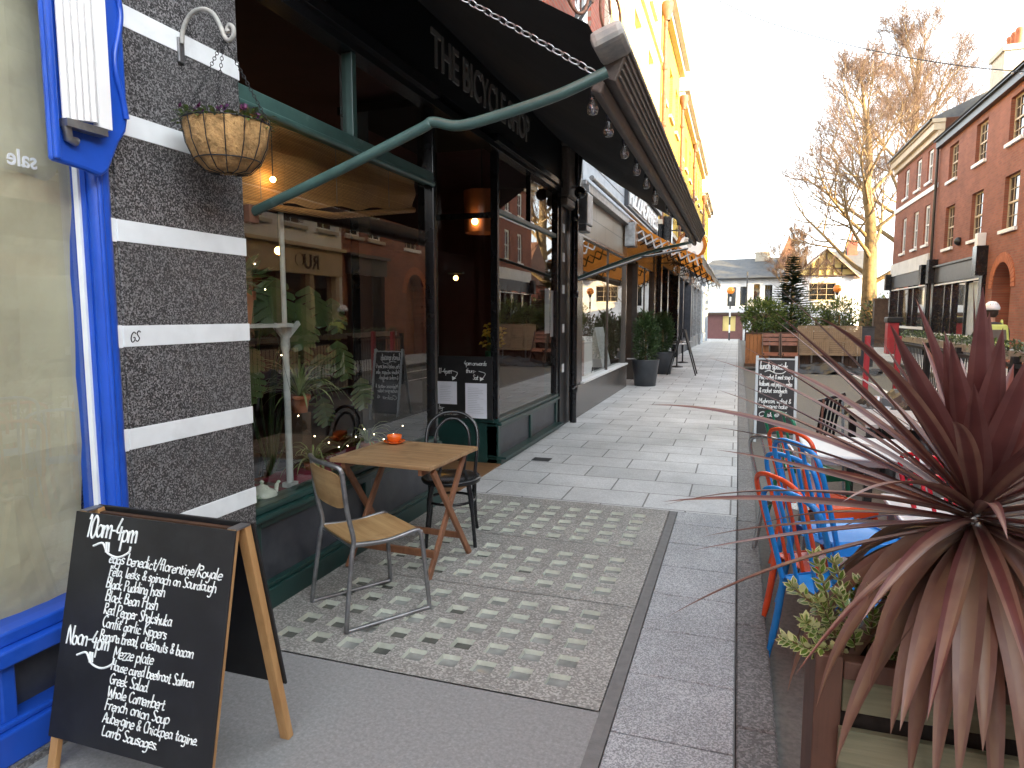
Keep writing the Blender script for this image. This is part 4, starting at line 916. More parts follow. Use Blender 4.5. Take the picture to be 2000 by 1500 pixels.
# ================================================================== bentwood chair
t = Thing('bentwood_chair', 'black bentwood chair with round seat behind the wooden table', 'chair', (-1.89, 4.24, 0), None, True)
fdir = Vector((.36,-.93,0)).normalized(); t.o.rotation_euler[2] = math.atan2(fdir.y, fdir.x)-math.pi/2
t.part('seat', MB().lathe([(.001,.455),(.15,.458),(.185,.468),(.205,.468),(.212,.455),(.205,.435),(.18,.43),(.001,.43)], n=32), 'black_gloss')
t.part('hoop_stretcher', MB().tube([(.165*math.cos(a),.165*math.sin(a),.30) for a in [i*math.pi/16 for i in range(32)]], .010, 8, closed=True), 'black_gloss')
for s in (-1, 1):
    t.part('front_leg', MB().tube(smooth([(s*.125,.13,.44),(s*.145,.15,.30),(s*.17,.175,.0)],5), [.018]*6+[.013]*5, 10), 'black_gloss')
    t.part('rear_leg', MB().tube(smooth([(s*.165,-.15,.46),(s*.16,-.165,.30),(s*.165,-.20,.14),(s*.18,-.245,.0)],5), [.017]*11+[.013]*5, 10), 'black_gloss')
hoop = smooth([(.165,-.15,.44),(.178,-.175,.58),(.188,-.205,.70),(.165,-.235,.80),(.09,-.255,.868),(0,-.262,.885),(-.09,-.255,.868),(-.165,-.235,.80),(-.188,-.205,.70),(-.178,-.175,.58),(-.165,-.15,.44)],6)
t.part('back_hoop', MB().tube(hoop, .0125, 10), 'black_gloss')
hoop = smooth([(.085,-.185,.46),(.10,-.20,.56),(.125,-.215,.67),(.11,-.235,.76),(.05,-.25,.825),(0,-.253,.838),(-.05,-.25,.825),(-.11,-.235,.76),(-.125,-.215,.67),(-.10,-.20,.56),(-.085,-.185,.46)],6)
t.part('inner_hoop', MB().tube(hoop, .0105, 10), 'black_gloss')

copy_tree(t.o, (-3.75,4.75,-.005), 2.2, 'black bentwood chair inside the cafe, seen dimly through the large window')
# ================================================================== folding table and cup
t = Thing('folding_table', 'small slatted wooden folding table with crossed legs outside the cafe', 'table', (-2.0, 3.79, 0), None, True, R(-3))
m = MB(); hx, hy = .352, .335
for i in range(7): yy = -hy+.045+i*(2*hy-.09)/7; m.box(-hx+.046,hx-.046,yy+.0012,yy+(2*hy-.09)/7-.0012,.696,.7185)
tp = t.part('tabletop', m, 'table_top', bevel=.0015)
m = MB(); m.box(-hx,-hx+.045,-hy,hy,.695,.72); m.box(hx-.045,hx,-hy,hy,.695,.72); m.box(-hx+.0455,hx-.0455,-hy,-hy+.044,.695,.7195); m.box(-hx+.0455,hx-.0455,hy-.044,hy,.695,.7195)
t.part('edge_frame', m, 'table_top', tp, bevel=.003)
for x in (-.27,.27):
    t.part('batten', MB().box(x-.012,x+.012,-.31,.31,.655,.6945), 'table_leg', bevel=.002)
for s in (-1, 1):
    for a, b, o in ((-.26,.24,.028),(.26,-.24,.0)):
        m = MB(); x = s*(.318-o) if o else s*.318; m.beam((x,a,.0),(x,b,.672),.022,.042,(0,1,0)); t.part('leg', m, 'table_leg', bevel=.003)
t.part('stretcher', MB().box(-.30,.30,-.205,-.183,.12,.165), 'table_leg', bevel=.003)
t.part('stretcher', MB().box(-.28,.28,.185,.205,.12,.16), 'table_leg', bevel=.003)
t = Thing('cup', 'orange glazed cup and saucer on the wooden table', 'cup', (-2.215, 4.02, .7205), None, True)
t.part('saucer', MB().lathe([(.001,.006),(.03,.004),(.035,.0),(.045,.0),(.074,.016),(.075,.019),(.045,.008),(.03,.010),(.001,.010)], n=32), 'orange_glaze')
m = MB(); m.lathe([(.001,.012),(.028,.010),(.045,.022),(.05,.046),(.052,.058),(.0485,.058),(.046,.045),(.038,.022),(.001,.018)], n=32); t.part('bowl', m, 'orange_glaze')

# ================================================================== next shop: bronze stone restaurant front
t = Thing('restaurant_front', 'restaurant front in brown stone with orange awning casing and raised sign', 'shopfront', (-2.35, 14, 0))
F = LW
m = MB(); fbox(m,F,9.9,14.95,-.15,.50,-.3,.06); fbox(m,F,16.6,20.3,-.15,.50,-.3,.06); t.part('stall_riser', m, 'bronze_stone')
m = MB(); fbox(m,F,9.75,10.45,-.15,4.4,-.3,.03); fbox(m,F,19.9,20.5,-.15,4.4,-.3,.05); t.part('pier', m, 'bronze_stone', bevel=.01)
t.part('window_ledge', fbox(fbox(MB(),F,10.45,14.95,.50,.53,-.2,.085),F,16.6,19.9,.50,.53,-.2,.085), 'white_paint')
m = MB(); fbox(m,F,10.45,10.53,.53,2.87,-.1,.03); fbox(m,F,14.87,14.95,.53,2.87,-.1,.03); fbox(m,F,10.53,14.87,2.83,2.87,-.1,.03); fbox(m,F,12.9,12.93,.53,2.83,-.06,.0); fbox(m,F,16.6,16.68,.53,2.87,-.1,.03); fbox(m,F,18.2,18.25,.53,2.83,-.06,.0); fbox(m,F,16.6,19.9,2.83,2.87,-.1,.03)
t.part('window_frame', m, 'bronze_stone')
t.part('window_pane', MB().quad((-2.42,10.5,.53),(-2.42,14.9,.53),(-2.42,14.9,2.85),(-2.42,10.5,2.85)), 'pane')
t.part('window_pane', MB().quad((-2.42,16.65,.53),(-2.42,19.9,.53),(-2.42,19.9,2.85),(-2.42,16.65,2.85)), 'pane')
m = MB(); fbox(m,F,10.45,14.95,2.875,3.50,-.2,.02); t.part('tiled_lintel', m, 'bronze_tiles')
t.part('lintel', fbox(MB(),F,14.95,19.9,2.875,3.5,-.2,.02), 'bronze_stone')
m = MB(); fbox(m,F,10.45,19.9,3.50,3.62,-.2,.14); fbox(m,F,10.45,19.9,3.62,3.70,-.2,.09); m.tube([(-2.24,10.5,3.73),(-2.24,19.9,3.73)], .04, 8); t.part('awning_casing', m, 'steel', bevel=.01)
m = MB(); fbox(m,F,9.9,20.0,3.705,4.46,-.2,.03); t.part('fascia', m, 'pale_blue')
m = MB(); fbox(m,F,9.9,20.0,4.06,4.075,.031,.036); fbox(m,F,9.9,20.1,4.46,4.56,-.2,.20); fbox(m,F,9.9,20.1,4.56,4.62,-.2,.12); t.part('fascia_trim', m, 'panel_grey')
sg = t.part('sign_board', fbox(MB(),F,14.4,19.8,3.90,4.42,.035,.12), 'panel_grey')
m = MB(); lettering('PIZZAEXPRESS', frame_M((-2.275,14.5,3.96), (0,.5,0), (0,0,.55)), 1.0, .015, .02, m); yy = [v[1] for v in m.v]; k = 5.1/(max(yy)-min(yy)); m.v = [(x,14.55+(y-min(yy))*k,z) for x, y, z in m.v]
t.part('sign_letters', m, 'white_paint', sg)
m = MB(); m.box(-3.9,-3.85,14.9,16.7,0,2.9); m.box(-3.9,-2.42,14.88,14.93,0,2.9); m.box(-3.9,-2.42,16.62,16.67,0,2.9); m.box(-3.9,-2.42,14.9,16.7,2.84,2.9); t.part('doorway', m, 'timber')
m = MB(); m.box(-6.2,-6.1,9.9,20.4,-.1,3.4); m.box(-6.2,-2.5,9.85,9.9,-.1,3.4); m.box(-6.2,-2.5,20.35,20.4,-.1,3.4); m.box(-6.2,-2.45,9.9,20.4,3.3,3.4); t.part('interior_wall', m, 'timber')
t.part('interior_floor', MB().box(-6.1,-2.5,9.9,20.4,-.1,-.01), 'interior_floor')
m = MB(); m.box(-3.1,-2.55,10.8,11.5,.5,1.15); m.box(-2.95,-2.7,11.0,11.3,1.15,1.3); t.part('window_display', m, 'teak_red')
m = MB(); m.prism([(-2.9,13.2,.55),(-2.55,13.2,.55),(-2.72,13.2,1.35)], (0,.9,0)); m.box(-3.0,-2.6,11.7,12.4,.5,1.2); t.part('window_sculpture', m, 'white_render')
t.part('interior_globe', MB().ball((-3.0,11.6,2.15), .12, 12), 'flame_bulb')
# orange folding awning
t = Thing('orange_awning', 'orange canvas awning with folding lattice arms beside the raised sign', 'awning', (-1.8, 17, 3.0))
m = MB(); n = 12
for i in range(n):
    for j in range(8):
        def q(a, b):
            xx = b/8; return (-2.28+1.53*xx, 14.6+14.2*a/n, 3.66-.86*xx-.06*math.sin(math.pi*xx)+.02*math.sin(a*1.1)*xx)
        m.add([q(i,j),q(i+1,j),q(i+1,j+1),q(i,j+1)], [(0,1,2,3)], 0, True)
t.part('canvas', m, 'orange_canvas')
m = MB()
for i in range(n):
    def q(a, b): return (-.75+.01*math.sin(a*2), 14.6+14.2*a/n, 2.795-.16*b-.02*math.sin(a*1.1))
    m.add([q(i,0),q(i+1,0),q(i+1,1),q(i,1)], [(0,1,2,3)], 0, True)
t.part('valance', m, 'panel_grey')
t.part('front_bar', MB().tube([(-.75,14.55,2.80),(-.75,28.85,2.80)], .03, 8), 'galv')
for y, mt in ((14.75,'galv'),(16.4,'dark_metal'),(19.5,'dark_metal'),(23.5,'dark_metal'),(28.0,'dark_metal')):
    m = MB(); P0 = Vector((-2.25,y,3.38)); P1 = Vector((-.79,y,2.74)); D = (P1-P0)/8; Nn = Vector((D.z,0,-D.x)).normalized()*.12
    for i in range(8):
        a = P0+D*i
        for s, oy in ((1,0),(-1,.035)):
            m.beam(a+Nn*s+Vector((0,oy,0)), a+D*1.0-Nn*s+Vector((0,oy,0)), .03, .018, (0,1,0))
    t.part('lattice_arm', m, mt)
m = MB(); m.tube(smooth([(-2.36,9.75,2.08),(-2.1,11,2.33),(-1.75,12.4,2.62),(-1.72,12.5,2.67),(-1.6,12.8,2.70),(-1.06,14.6,2.98)],5), .024, 8); t.part('stay', m, 'black_paint')
t.part('fixing_box', MB().box(-2.34,-2.12,14.35,14.75,3.05,3.55), 'steel', bevel=.01)
# upper storeys
t = Thing('cream_building', 'sunlit cream rendered building above the restaurant', 'building', (-2.4, 16, 4.6))
holes = [(13.2,14.3,6.2,8.4),(15.6,16.7,6.2,8.4),(18,19.1,6.2,8.4),(13.2,14.3,9.6,11.6),(15.6,16.7,9.6,11.6),(18,19.1,9.6,11.6)]
t.part('wall', fwall(MB(),F,12.15,20.6,4.62,13.0,holes,.2), 'cream_render')
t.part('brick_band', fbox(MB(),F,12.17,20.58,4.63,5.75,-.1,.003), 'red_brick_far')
for h in holes: fwindow(t,F,h,'white_paint','dark_glass',2,4,.14,.08)
m = MB(); fbox(m,F,12.15,20.6,12.7,13.1,-.2,.3); fbox(m,F,12.15,20.6,8.9,9.05,-.1,.08); fbox(m,F,12.15,12.4,4.62,12.7,-.1,.07); t.part('moulding', m, 'stone')
# far left shops
def shop_row(y0, y1, top, upmat, frontmat, lab, nwin, wz, low=4.3, fas='black_paint', corn='stone', gcol='dark_glass', sunk=.2):
    t = Thing('terrace_shop', lab, 'building', (-2.4,(y0+y1)/2,gz(y0)), 'shops further up the left side')
    g0 = gz(y1)-.1; L = y1-y0; holes = []
    for z0, z1 in wz:
        for i in range(nwin):
            c = y0+L*(i+.5)/nwin; holes.append((c-.5,c+.5,z0,z1))
    t.part('wall', fwall(MB(),F,y0,y1,low,top,holes,.2), upmat)
    for h in holes: fwindow(t,F,h,'white_paint','dark_glass',2,2,.12,.07)
    m = MB(); fbox(m,F,y0-.05,y1,top-.25,top+.15,-.2,.38); fbox(m,F,y0,y1,top-.45,top-.25,-.2,.2); t.part('cornice', m, corn); t.part('fascia_moulding', fbox(MB(),F,y0,y1,low,low+.14,-.1,.16), corn)
    t.part('fascia', fbox(MB(),F,y0+.3,y1-.3,3.15,low-.02,-.2,.08), fas)
    m = MB(); k = max(2, int(L/3))
    for i in range(k+1):
        u = y0+.18+(L-.36)*i/k; fbox(m,F,u-.17,u+.17,g0,low,-.2,.16 if i in (0,k) else .06)
    fbox(m,F,y0,y1,g0,gz(y0)+.55,-.2,.04); t.part('shopfront_frame', m, frontmat)
    t.part('console', fbox(MB(),F,y0+.1,y0+.5,low-.7,low+.25,.16,.42), frontmat, bevel=.05); t.part('console', fbox(MB(),F,y1-.5,y1-.1,low-.7,low+.25,.16,.42), frontmat, bevel=.05)
    t.part('shop_window', MB().quad(F(y0+.2,g0,-.12),F(y1-.2,g0,-.12),F(y1-.2,3.2,-.12),F(y0+.2,3.2,-.12)), gcol)
    m = MB(); yy = y0+.1; m.tube([F(yy,low,.12),F(yy,top-.3,.12)], .06, 8)
    for z in (5.5,7.2,8.8): m.lathe([(.06,z-.08),(.085,z-.07),(.085,z+.07),(.06,z+.08)], F(yy,0,.12), 10)
    m.lathe([(.08,top-.9),(.17,top-.55),(.17,top-.4)], F(yy,0,.16), 10); t.part('downpipe', m, 'rusty')
    return t
shop_row(20.6,27,11.0,'yellow_brick','black_gloss','sunlit yellow brick building with black shopfront beyond the orange awning',3,((5.6,7.3),(8.2,9.7)))
shop_row(27,34.5,10.3,'orange_brick','panel_grey','sunlit orange brick building with dark grey shopfront, second beyond the awning',3,((5.4,7.0),(7.9,9.2)),4.2,'panel_grey')
shop_row(34.5,44,10.4,'yellow_brick','steel','sunlit brick building with pale grey shopfront, third beyond the awning',4,((5.4,7.0),(7.9,9.2)),4.2,'steel')
shop_row(44,54,9.4,'orange_brick','pale_blue','sunlit brick building at the far left end of the pavement',4,((5.2,6.8),(7.2,8.4)),4.1,'white_paint')
# things fixed to those fronts
hb = Thing('lantern', 'x', 'lantern', (0,0,0), 'lanterns on the far left shops', True)
hb.part('glass', MB().lathe([(.07,-.28),(.12,-.05),(.03,.02)], n=8), 'bulb_glass'); hb.part('arm', MB().beam((-.5,0,.1),(0,0,.1),.03,.03).beam((0,0,.1),(0,0,0),.03,.03), 'black_paint')
for i, y in enumerate((20.7,24.2,27.3,31,34.8,39)):
    lab = 'black wall lantern on the far left shops, %s from the orange awning' % ('first','second','third','fourth','fifth','sixth')[i]
    if i == 0: hb.o.location = (-1.8,y,3.05); hb.o['label'] = lab
    else: copy_tree(hb.o, (-1.8,y,3.05), 0, lab)
t = Thing('round_sign', 'round orange bordered sign projecting over the far left shops', 'sign', (-1.6, 21.5, 3.9))
M = Matrix.Rotation(R(90),3,'X'); t.part('ring', MB().lathe([(.36,-.04),(.46,-.04),(.46,.04),(.36,.04),(.36,-.04)], (-1.45,21.5,3.72), 28, 0, False, M), 'orange_canvas'); t.part('disc', MB().lathe([(.001,-.02),(.36,-.02),(.36,.02),(.001,.02)], (-1.45,21.5,3.72), 28, 0, False, M), 'white_paint'); t.part('bracket', MB().beam((-2.35,21.5,4.2),(-1.2,21.5,4.2),.04,.04), 'black_paint')
# pots with conifers
t = Thing('potted_conifer', 'x', 'potted tree', (0,0,0), 'conifers in grey pots outside the restaurant', True)
m = MB(); m.lathe([(.001,.0),(.235,.0),(.31,.58),(.318,.60),(.285,.60),(.28,.55),(.001,.55)], n=32); t.part('pot', m, 'planter_metal')
t.part('gravel', MB().lathe([(.285,.555),(.15,.575),(.001,.58)], n=24), 'gravel_pale')
m = MB(); leaf_cloud(m, (0,0,1.08), (.285,.285,.60), 3200, .08, .026, 3, .3, .55); t.part('foliage', m, ['conifer_green','conifer_bright','conifer_green']); t.part('trunk', MB().tube([(0,0,.55),(0,0,1.2)], .025, 8), 'bark')
t.o.location = (-1.965,15.25,0); t.o['label'] = 'grey metal pot with a clipped conifer, nearer one by the restaurant window'
copy_tree(t.o, (-1.93,18.5,0), 1.3, 'grey metal pot with a clipped conifer, farther one behind the first')
t = Thing('sandwich_board', 'black A-frame board seen edge on beyond the potted conifers', 'sign', (-1.4, 18.5, 0))
for s in (-1, 1):
    m = MB()
    for yy in (18.15,18.75): m.beam((-1.39+s*.03,yy,1.22),(-1.39+s*.37,yy,0),.035,.03,(0,1,0))
    t.part('leg_pair', m, 'black_paint')
    m = MB(); m.prism([(-1.39+s*.045,18.17,1.2),(-1.39+s*.045,18.73,1.2),(-1.39+s*.21,18.73,.58),(-1.39+s*.21,18.17,.58)], (s*.015,0,0)); t.part('board', m, 'blackboard')
bt = Thing('bistro_table', 'x', 'table', (0,0,0), 'small tables outside the far shops', True)
bt.part('top', MB().lathe([(.001,.70),(.32,.70),(.32,.73),(.001,.73)], n=20), 'galv'); bt.part('stem', MB().tube([(0,0,0),(0,0,.7)], .025, 8).lathe([(.2,.0),(.18,.03),(.03,.05)], n=14), 'dark_metal')
for i, (y, lab) in enumerate(((21.0,'small round metal table beyond the black A-frame board'),(23.2,'small round metal table farther up, by the black shopfront'))):
    if i == 0: bt.o.location = (-1.75,y,gz(y)); bt.o['label'] = lab
    else: copy_tree(bt.o, (-1.75,y,gz(y)), 0, lab)
# ================================================================== RIGHT: brick buildings
F = RW
def roof(T, y0, y1, ze, zr, depth, over=.35, mat='slate', nm='roof'):
    m = MB(); xf = 7.8-over; xr = 7.8+depth/2
    m.add([(xf,y0,ze),(xf,y1,ze),(xr,y1,zr),(xr,y0,zr),(7.8+depth,y0,ze),(7.8+depth,y1,ze),(xf,y0,ze-.08),(xf,y1,ze-.08)], [(0,1,2,3),(3,2,5,4),(0,3,4),(1,5,2),(0,6,7,1)])
    return T.part(nm, m, mat)
t = Thing('brick_house', 'red brick building with sash windows, dark shopfront and arched doorway', 'building', (7.8, 28, 0))
cols = (24.7, 27.85, 31.05); holes = [(c-.58,c+.58,6.9,8.28) for c in cols]+[(c-.6,c+.6,4.25,5.9) for c in cols]
arch = (24.15, 25.75); ah = [(arch[0],arch[1],-.3,2.45)]
m = fwall(MB(),F,22.6,33.0,-.3,8.9,holes+[(arch[0],arch[1],-.3,3.25),(26.5,32.5,-.3,3.6)],.16)
c = sum(arch)/2; r = (arch[1]-arch[0])/2; n = 14                                                 # round arch head filling the corners
for k in range(n):
    a0, a1 = math.pi*k/n, math.pi*(k+1)/n
    p0, p1 = (c+r*math.cos(a0),2.45+r*math.sin(a0)), (c+r*math.cos(a1),2.45+r*math.sin(a1))
    m.quad(F(p0[0],p0[1]),F(p1[0],p1[1]),F(p1[0],3.25),F(p0[0],3.25)); m.quad(F(p0[0],p0[1]),F(p1[0],p1[1]),F(p1[0],p1[1],-.5),F(p0[0],p0[1],-.5))
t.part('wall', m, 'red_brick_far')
for h in holes: fwindow(t,F,h,'cream_paint','dark_glass',3,4,.12,.06,'white_paint')
m = fbox(MB(),F,arch[0]-.3,arch[1]+.3,-.3,3.6,-.8,-.5); fbox(m,F,arch[0]-.3,arch[0]-.002,-.3,3.6,-.5,-.01); fbox(m,F,arch[1]+.002,arch[1]+.3,-.3,3.6,-.5,-.01); fbox(m,F,arch[0]-.002,arch[1]+.002,3.3,3.6,-.5,-.01)
t.part('arch_recess', m, 'red_brick_far')
t.part('back_wall', MB().box(14.5,14.8,22.6,33.0,-.3,8.8).box(7.9,14.5,22.6,22.75,-.3,8.8), 'red_brick_far')
m = MB()
for k in range(22):
    a0, a1 = math.pi*k/22+.01, math.pi*(k+1)/22-.01
    P = [(c+q*math.cos(a),2.45+q*math.sin(a)) for q, a in ((r,a0),(r+.30,a0),(r+.30,a1),(r,a1))]; m.prism([F(u,v,.0) for u, v in P], F.N*.03)
t.part('arch_stones', m, 'terracotta')
m = MB(); fbox(m,F,26.4,32.6,2.92,3.55,-.2,.10); fbox(m,F,26.4,32.6,3.55,3.62,-.2,.2); t.part('fascia', m, 'panel_grey')
m = MB()
for u in (26.55,32.45): fbox(m,F,u-.16,u+.16,-.3,2.92,-.1,.12); fbox(m,F,u-.2,u+.2,2.92,3.9,-.1,.34)
fbox(m,F,26.7,32.3,2.82,2.92,-.2,.06); fbox(m,F,26.7,32.3,-.3,.75,-.2,.05)
for u in (28.4,30.0,31.0): fbox(m,F,u-.06,u+.06,.75,2.82,-.15,.03)
t.part('shopfront_frame', m, 'black_gloss'); t.part('shopfront_trim', fbox(fbox(MB(),F,26.72,32.3,2.80,2.85,.06,.09),F,26.7,32.3,.75,.86,.05,.14), 'white_paint')
t.part('shop_window', MB().quad(F(26.7,.75,-.08),F(32.3,.75,-.08),F(32.3,2.82,-.08),F(26.7,2.82,-.08)), 'gold_glass')
m = MB()
for i in range(16):
    u0 = 26.8+i*.095; m.quad(F(u0,.8,-.055-.02*(i%2)),F(u0+.095,.8,-.055-.02*((i+1)%2)),F(u0+.095,2.75,-.055-.02*((i+1)%2)),F(u0,2.75,-.055-.02*(i%2)))
t.part('curtain', m, 'pale_blue')
m = MB(); fbox(m,F,22.5,33.0,8.52,8.78,-.1,.18); fbox(m,F,22.5,33.0,8.78,8.88,-.1,.28); t.part('gutter', m, 'black_paint'); roof(t,22.5,33.0,8.885,11.1,7,.28)
m = MB(); m.tube([F(33.0,-.2,.10),F(33.0,8.7,.10)], .055, 8); t.part('downpipe', m, 'black_paint')
m = MB(); m.box(9.0,10.2,30.2,31.6,9.5,11.5); m.box(8.92,10.28,30.12,31.68,11.3,11.5)
ch = t.part('chimney', m, 'stone')
m = MB()
for y in (30.45,30.9,31.35): m.lathe([(.15,11.5),(.12,12.0),(.15,12.05),(.12,12.15)], (9.5,y,0), 12)
t.part('chimney_pots', m, 'terracotta', ch)
t.part('wall_box', fbox(MB(),F,26.65,26.95,3.92,4.35,.0,.25), 'white_paint', bevel=.01); t.part('wall_bell', MB().ball(F(29.5,4.35,.05), .16, 12), 'black_paint')
t = Thing('brick_house', 'red brick building with cream cornice, white sash frames and pale shop fascia', 'building', (7.8, 37, 0))
cols = (34.55, 36.55, 38.9); holes = [(c-.45,c+.45,7.45,8.85) for c in cols]+[(c-.45,c+.45,4.72,6.45) for c in cols]
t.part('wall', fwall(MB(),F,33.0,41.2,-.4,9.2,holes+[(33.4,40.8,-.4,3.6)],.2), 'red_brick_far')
t.part('gable_wall', MB().add([(7.8,41.2,-.4),(14.8,41.2,-.4),(14.8,41.2,9.3),(11.3,41.2,11.4),(7.8,41.2,9.3)], [(0,1,2,3,4)]), 'red_brick_x')
for h in holes: fwindow(t,F,h,'white_paint','dark_glass',2,2,.07,.12,'white_paint')
t.part('string_course', fbox(MB(),F,33.02,41.2,6.95,7.15,-.05,.06), 'white_paint')
m = MB(); fbox(m,F,32.98,41.3,9.05,9.3,-.1,.15); fbox(m,F,32.95,41.35,9.3,9.6,-.1,.32); fbox(m,F,32.9,41.3,9.6,9.75,-.1,.40); t.part('cornice', m, 'cream_paint'); roof(t,32.9,41.4,9.75,11.6,7,.5)
m = MB(); fbox(m,F,33.4,40.8,3.62,4.25,-.2,.14); t.part('fascia', m, 'bay_grey' if False else 'white_render'); t.part('lower_fascia', fbox(MB(),F,33.4,40.8,2.98,3.61,-.2,.10), 'panel_grey')
m = MB()
for u in (33.4,40.7): fbox(m,F,u-.15,u+.15,-.4,3.0,-.1,.14); fbox(m,F,u-.2,u+.2,2.9,3.75,-.1,.4)
fbox(m,F,33.5,40.6,-.4,.95,-.2,.06)
for u in (36.0,37.0,39.0): fbox(m,F,u-.09,u+.09,.95,2.98,-.15,.05)
t.part('shopfront_frame', m, 'black_gloss'); t.part('shopfront_trim', fbox(fbox(MB(),F,33.55,40.55,2.86,2.92,.02,.10),F,33.5,40.6,.95,1.06,.06,.16), 'white_paint')
t.part('shop_window', MB().quad(F(33.5,.95,-.06),F(40.6,.95,-.06),F(40.6,2.95,-.06),F(33.5,2.95,-.06)), 'gold_glass')
# nearer buildings on that side (some seen in the window reflections, others unseen and sized for their shade)
def plain_house(y0, y1, top, mat, lab, fas, fasz, nwin, wz, letter=None, fm='white_paint'):
    t = Thing('street_house', lab, 'building', (7.8,(y0+y1)/2,0)); L = y1-y0
    holes = [(y0+L*(i+.5)/nwin-.5, y0+L*(i+.5)/nwin+.5, a, b) for a, b in wz for i in range(nwin)]
    t.part('wall', fwall(MB(),F,y0,y1,-.2,top,holes+[(y0+.3,y1-.3,-.2,fasz[1])],.15), mat)
    for h in holes: fwindow(t,F,h,fm,'dark_glass',2,2,.1,.08)
    fs = t.part('fascia', fbox(fbox(MB(),F,y0+.2,y1-.2,fasz[0],fasz[1],-.2,.14),F,y0+.1,y1-.1,fasz[1],fasz[1]+.1,-.2,.26), fas)
    m = MB(); k = 3
    for i in range(k+1): u = y0+.4+(L-.8)*i/k; fbox(m,F,u-.1,u+.1,-.2,fasz[0],-.1,.08)
    fbox(m,F,y0+.3,y1-.3,-.2,.6,-.2,.04); t.part('shopfront_frame', m, fas if fas == 'cream_paint' else 'black_gloss')
    t.part('shop_window', MB().quad(F(y0+.3,.6,-.1),F(y1-.3,.6,-.1),F(y1-.3,fasz[0]+.02,-.1),F(y0+.3,fasz[0]+.02,-.1)), 'gold_glass')
    t.part('roof', MB().box(7.7,15,y0,y1,top,top+.25), 'slate')
    if letter:
        m = MB(); lettering(letter, frame_M((7.64,y1-1.5,fasz[0]+.16), (0,-.62,0), (0,0,.62)), 1.0, .01, .01, m); t.part('fascia_lettering', m, 'black_paint', fs)
        t.part('fascia_roundel', MB().lathe([(.001,.02),(.2,.02),(.2,-.02)], F((y0+y1)/2,(fasz[0]+fasz[1])/2,.15), 20, 0, False, Matrix.Rotation(R(90),3,'Y')), 'black_paint', fs)
    return t
plain_house(19.6,22.6,8.6,'red_brick_far','red brick shop just outside the picture, seen in the cafe window reflection','panel_grey',(3.0,3.6),2,((4.3,5.9),(6.7,8.0)))
plain_house(14.6,19.6,8.8,'white_render','white walled shop with cream fascia mirrored in the cafe window','cream_paint',(2.85,3.65),3,((4.3,6.0),(6.7,8.1)),'RU')
plain_house(7.5,14.6,8.8,'red_brick_far','red brick shop opposite the cafe, outside the frame on the right','black_gloss',(2.9,3.6),4,((4.3,6.0),(6.7,8.1)))
plain_house(1.2,7.5,9.4,'stone','pale stone building opposite, out of view, its height set to shade the left wall','panel_grey',(3.0,3.8),3,((4.5,6.3),(7.0,8.4)))  # unseen; height chosen so its shadow covers the brick above the awning
t = Thing('street_house', 'brick block added unseen behind the camera for the doorway window reflection', 'building', (2,-24,0)); t.part('wall', MB().box(-12,14,-26,-22,-.3,7.0), 'red_brick_x'); m = MB()  # added block, otherwise the doorway side pane mirrors open sky
for i in range(8): m.box(-10+3*i,-8.8+3*i,-21.99,-21.95,3.6,5.4)
t.part('windows', m, 'white_paint')
plain_house(-14,1.2,7.2,'red_brick_far','low brick shops opposite, behind the camera, height set to keep sun off the pillar','panel_grey',(2.9,3.6),5,((4.3,5.9),))  # unseen; raised until direct sun misses the granite pillar
t = Thing('boundary_wall', 'dark weathered stone wall below the big bare tree', 'wall', (11, 43.5, -.3))
t.part('masonry', MB().box(7.4,20,43.2,43.7,-.6,2.4).box(7.35,20,43.15,43.75,2.4,2.55), 'timber')
t = Thing('brown_house', 'brown tiled house partly hidden behind the bare tree', 'building', (14, 49, -.3))
m = MB(); m.box(10.2,20,46.5,54,-.6,4.0); t.part('wall', m, 'red_brick_x')
m = MB(); m.prism([(10.0,46.2,3.9),(10.0,54.3,3.9),(10.0,50.2,7.2)], (10.5,0,0)); t.part('roof', m, 'tile_roof')
t.part('window', MB().box(10.9,12.2,46.42,46.48,1.6,3.0), 'white_paint')

# ================================================================== FAR END
t = Thing('white_terrace', 'long white jettied building with slate roof at the street end', 'building', (1, 60.5, -.5))
WF = Fr((-4.2,61.6,0), (1,-.20,0), (-.20,-1,0)); g0 = -.7; L = 8.9
holes = [(2.95+.35,3.65+.35,2.35,3.95),(4.35,4.95,2.4,4.0),(5.45,5.95,2.6,4.2),(6.35,6.95,2.4,4.1),(7.7,8.3,2.4,4.1)]
t.part('upper_wall', fwall(MB(),WF,0,L,1.75,4.75,holes,.12), 'white_render')
for h in holes: fwindow(t,WF,h,'black_paint','dark_glass',3,2,.06,.05,None,False)
m = fwall(MB(),WF,0,L,g0,1.75,[(2.9,4.0,.2,1.5),(4.6,5.35,g0,1.3),(5.8,8.4,.1,1.4)],.15)
m.v = [tuple(Vector(v)-WF.N*.25) for v in m.v]; t.part('ground_floor', m, 'dull_red')
t.part('jetty_beam', fbox(MB(),WF,-.1,L,1.62,1.80,-.1,.08), 'timber')
m = MB(); fbox(m,WF,2.9,4.0,.2,1.5,-.5,-.36); t.part('shop_window', m, 'cream_render'); t.part('arched_door', fbox(MB(),WF,4.62,5.33,g0,1.28,-.5,-.36), 'white_paint'); t.part('side_window', fbox(MB(),WF,5.8,8.4,.1,1.4,-.5,-.36), 'dark_glass')  # glow of the lit shop window put into an opaque pale yellow fill
m = MB(); m.add([WF(-.2,4.65,.4),WF(L+.2,4.65,.4),WF(L+.2,6.6,-3.2),WF(1.2,6.6,-3.2),WF(-.2,4.65,-6.8),WF(L+.2,4.65,-6.8)], [(0,1,2,3),(3,2,5,4),(0,3,4)]); t.part('roof', m, 'slate')
t.part('eaves', fbox(MB(),WF,-.2,L+.2,4.58,4.72,.1,.42), 'black_paint')
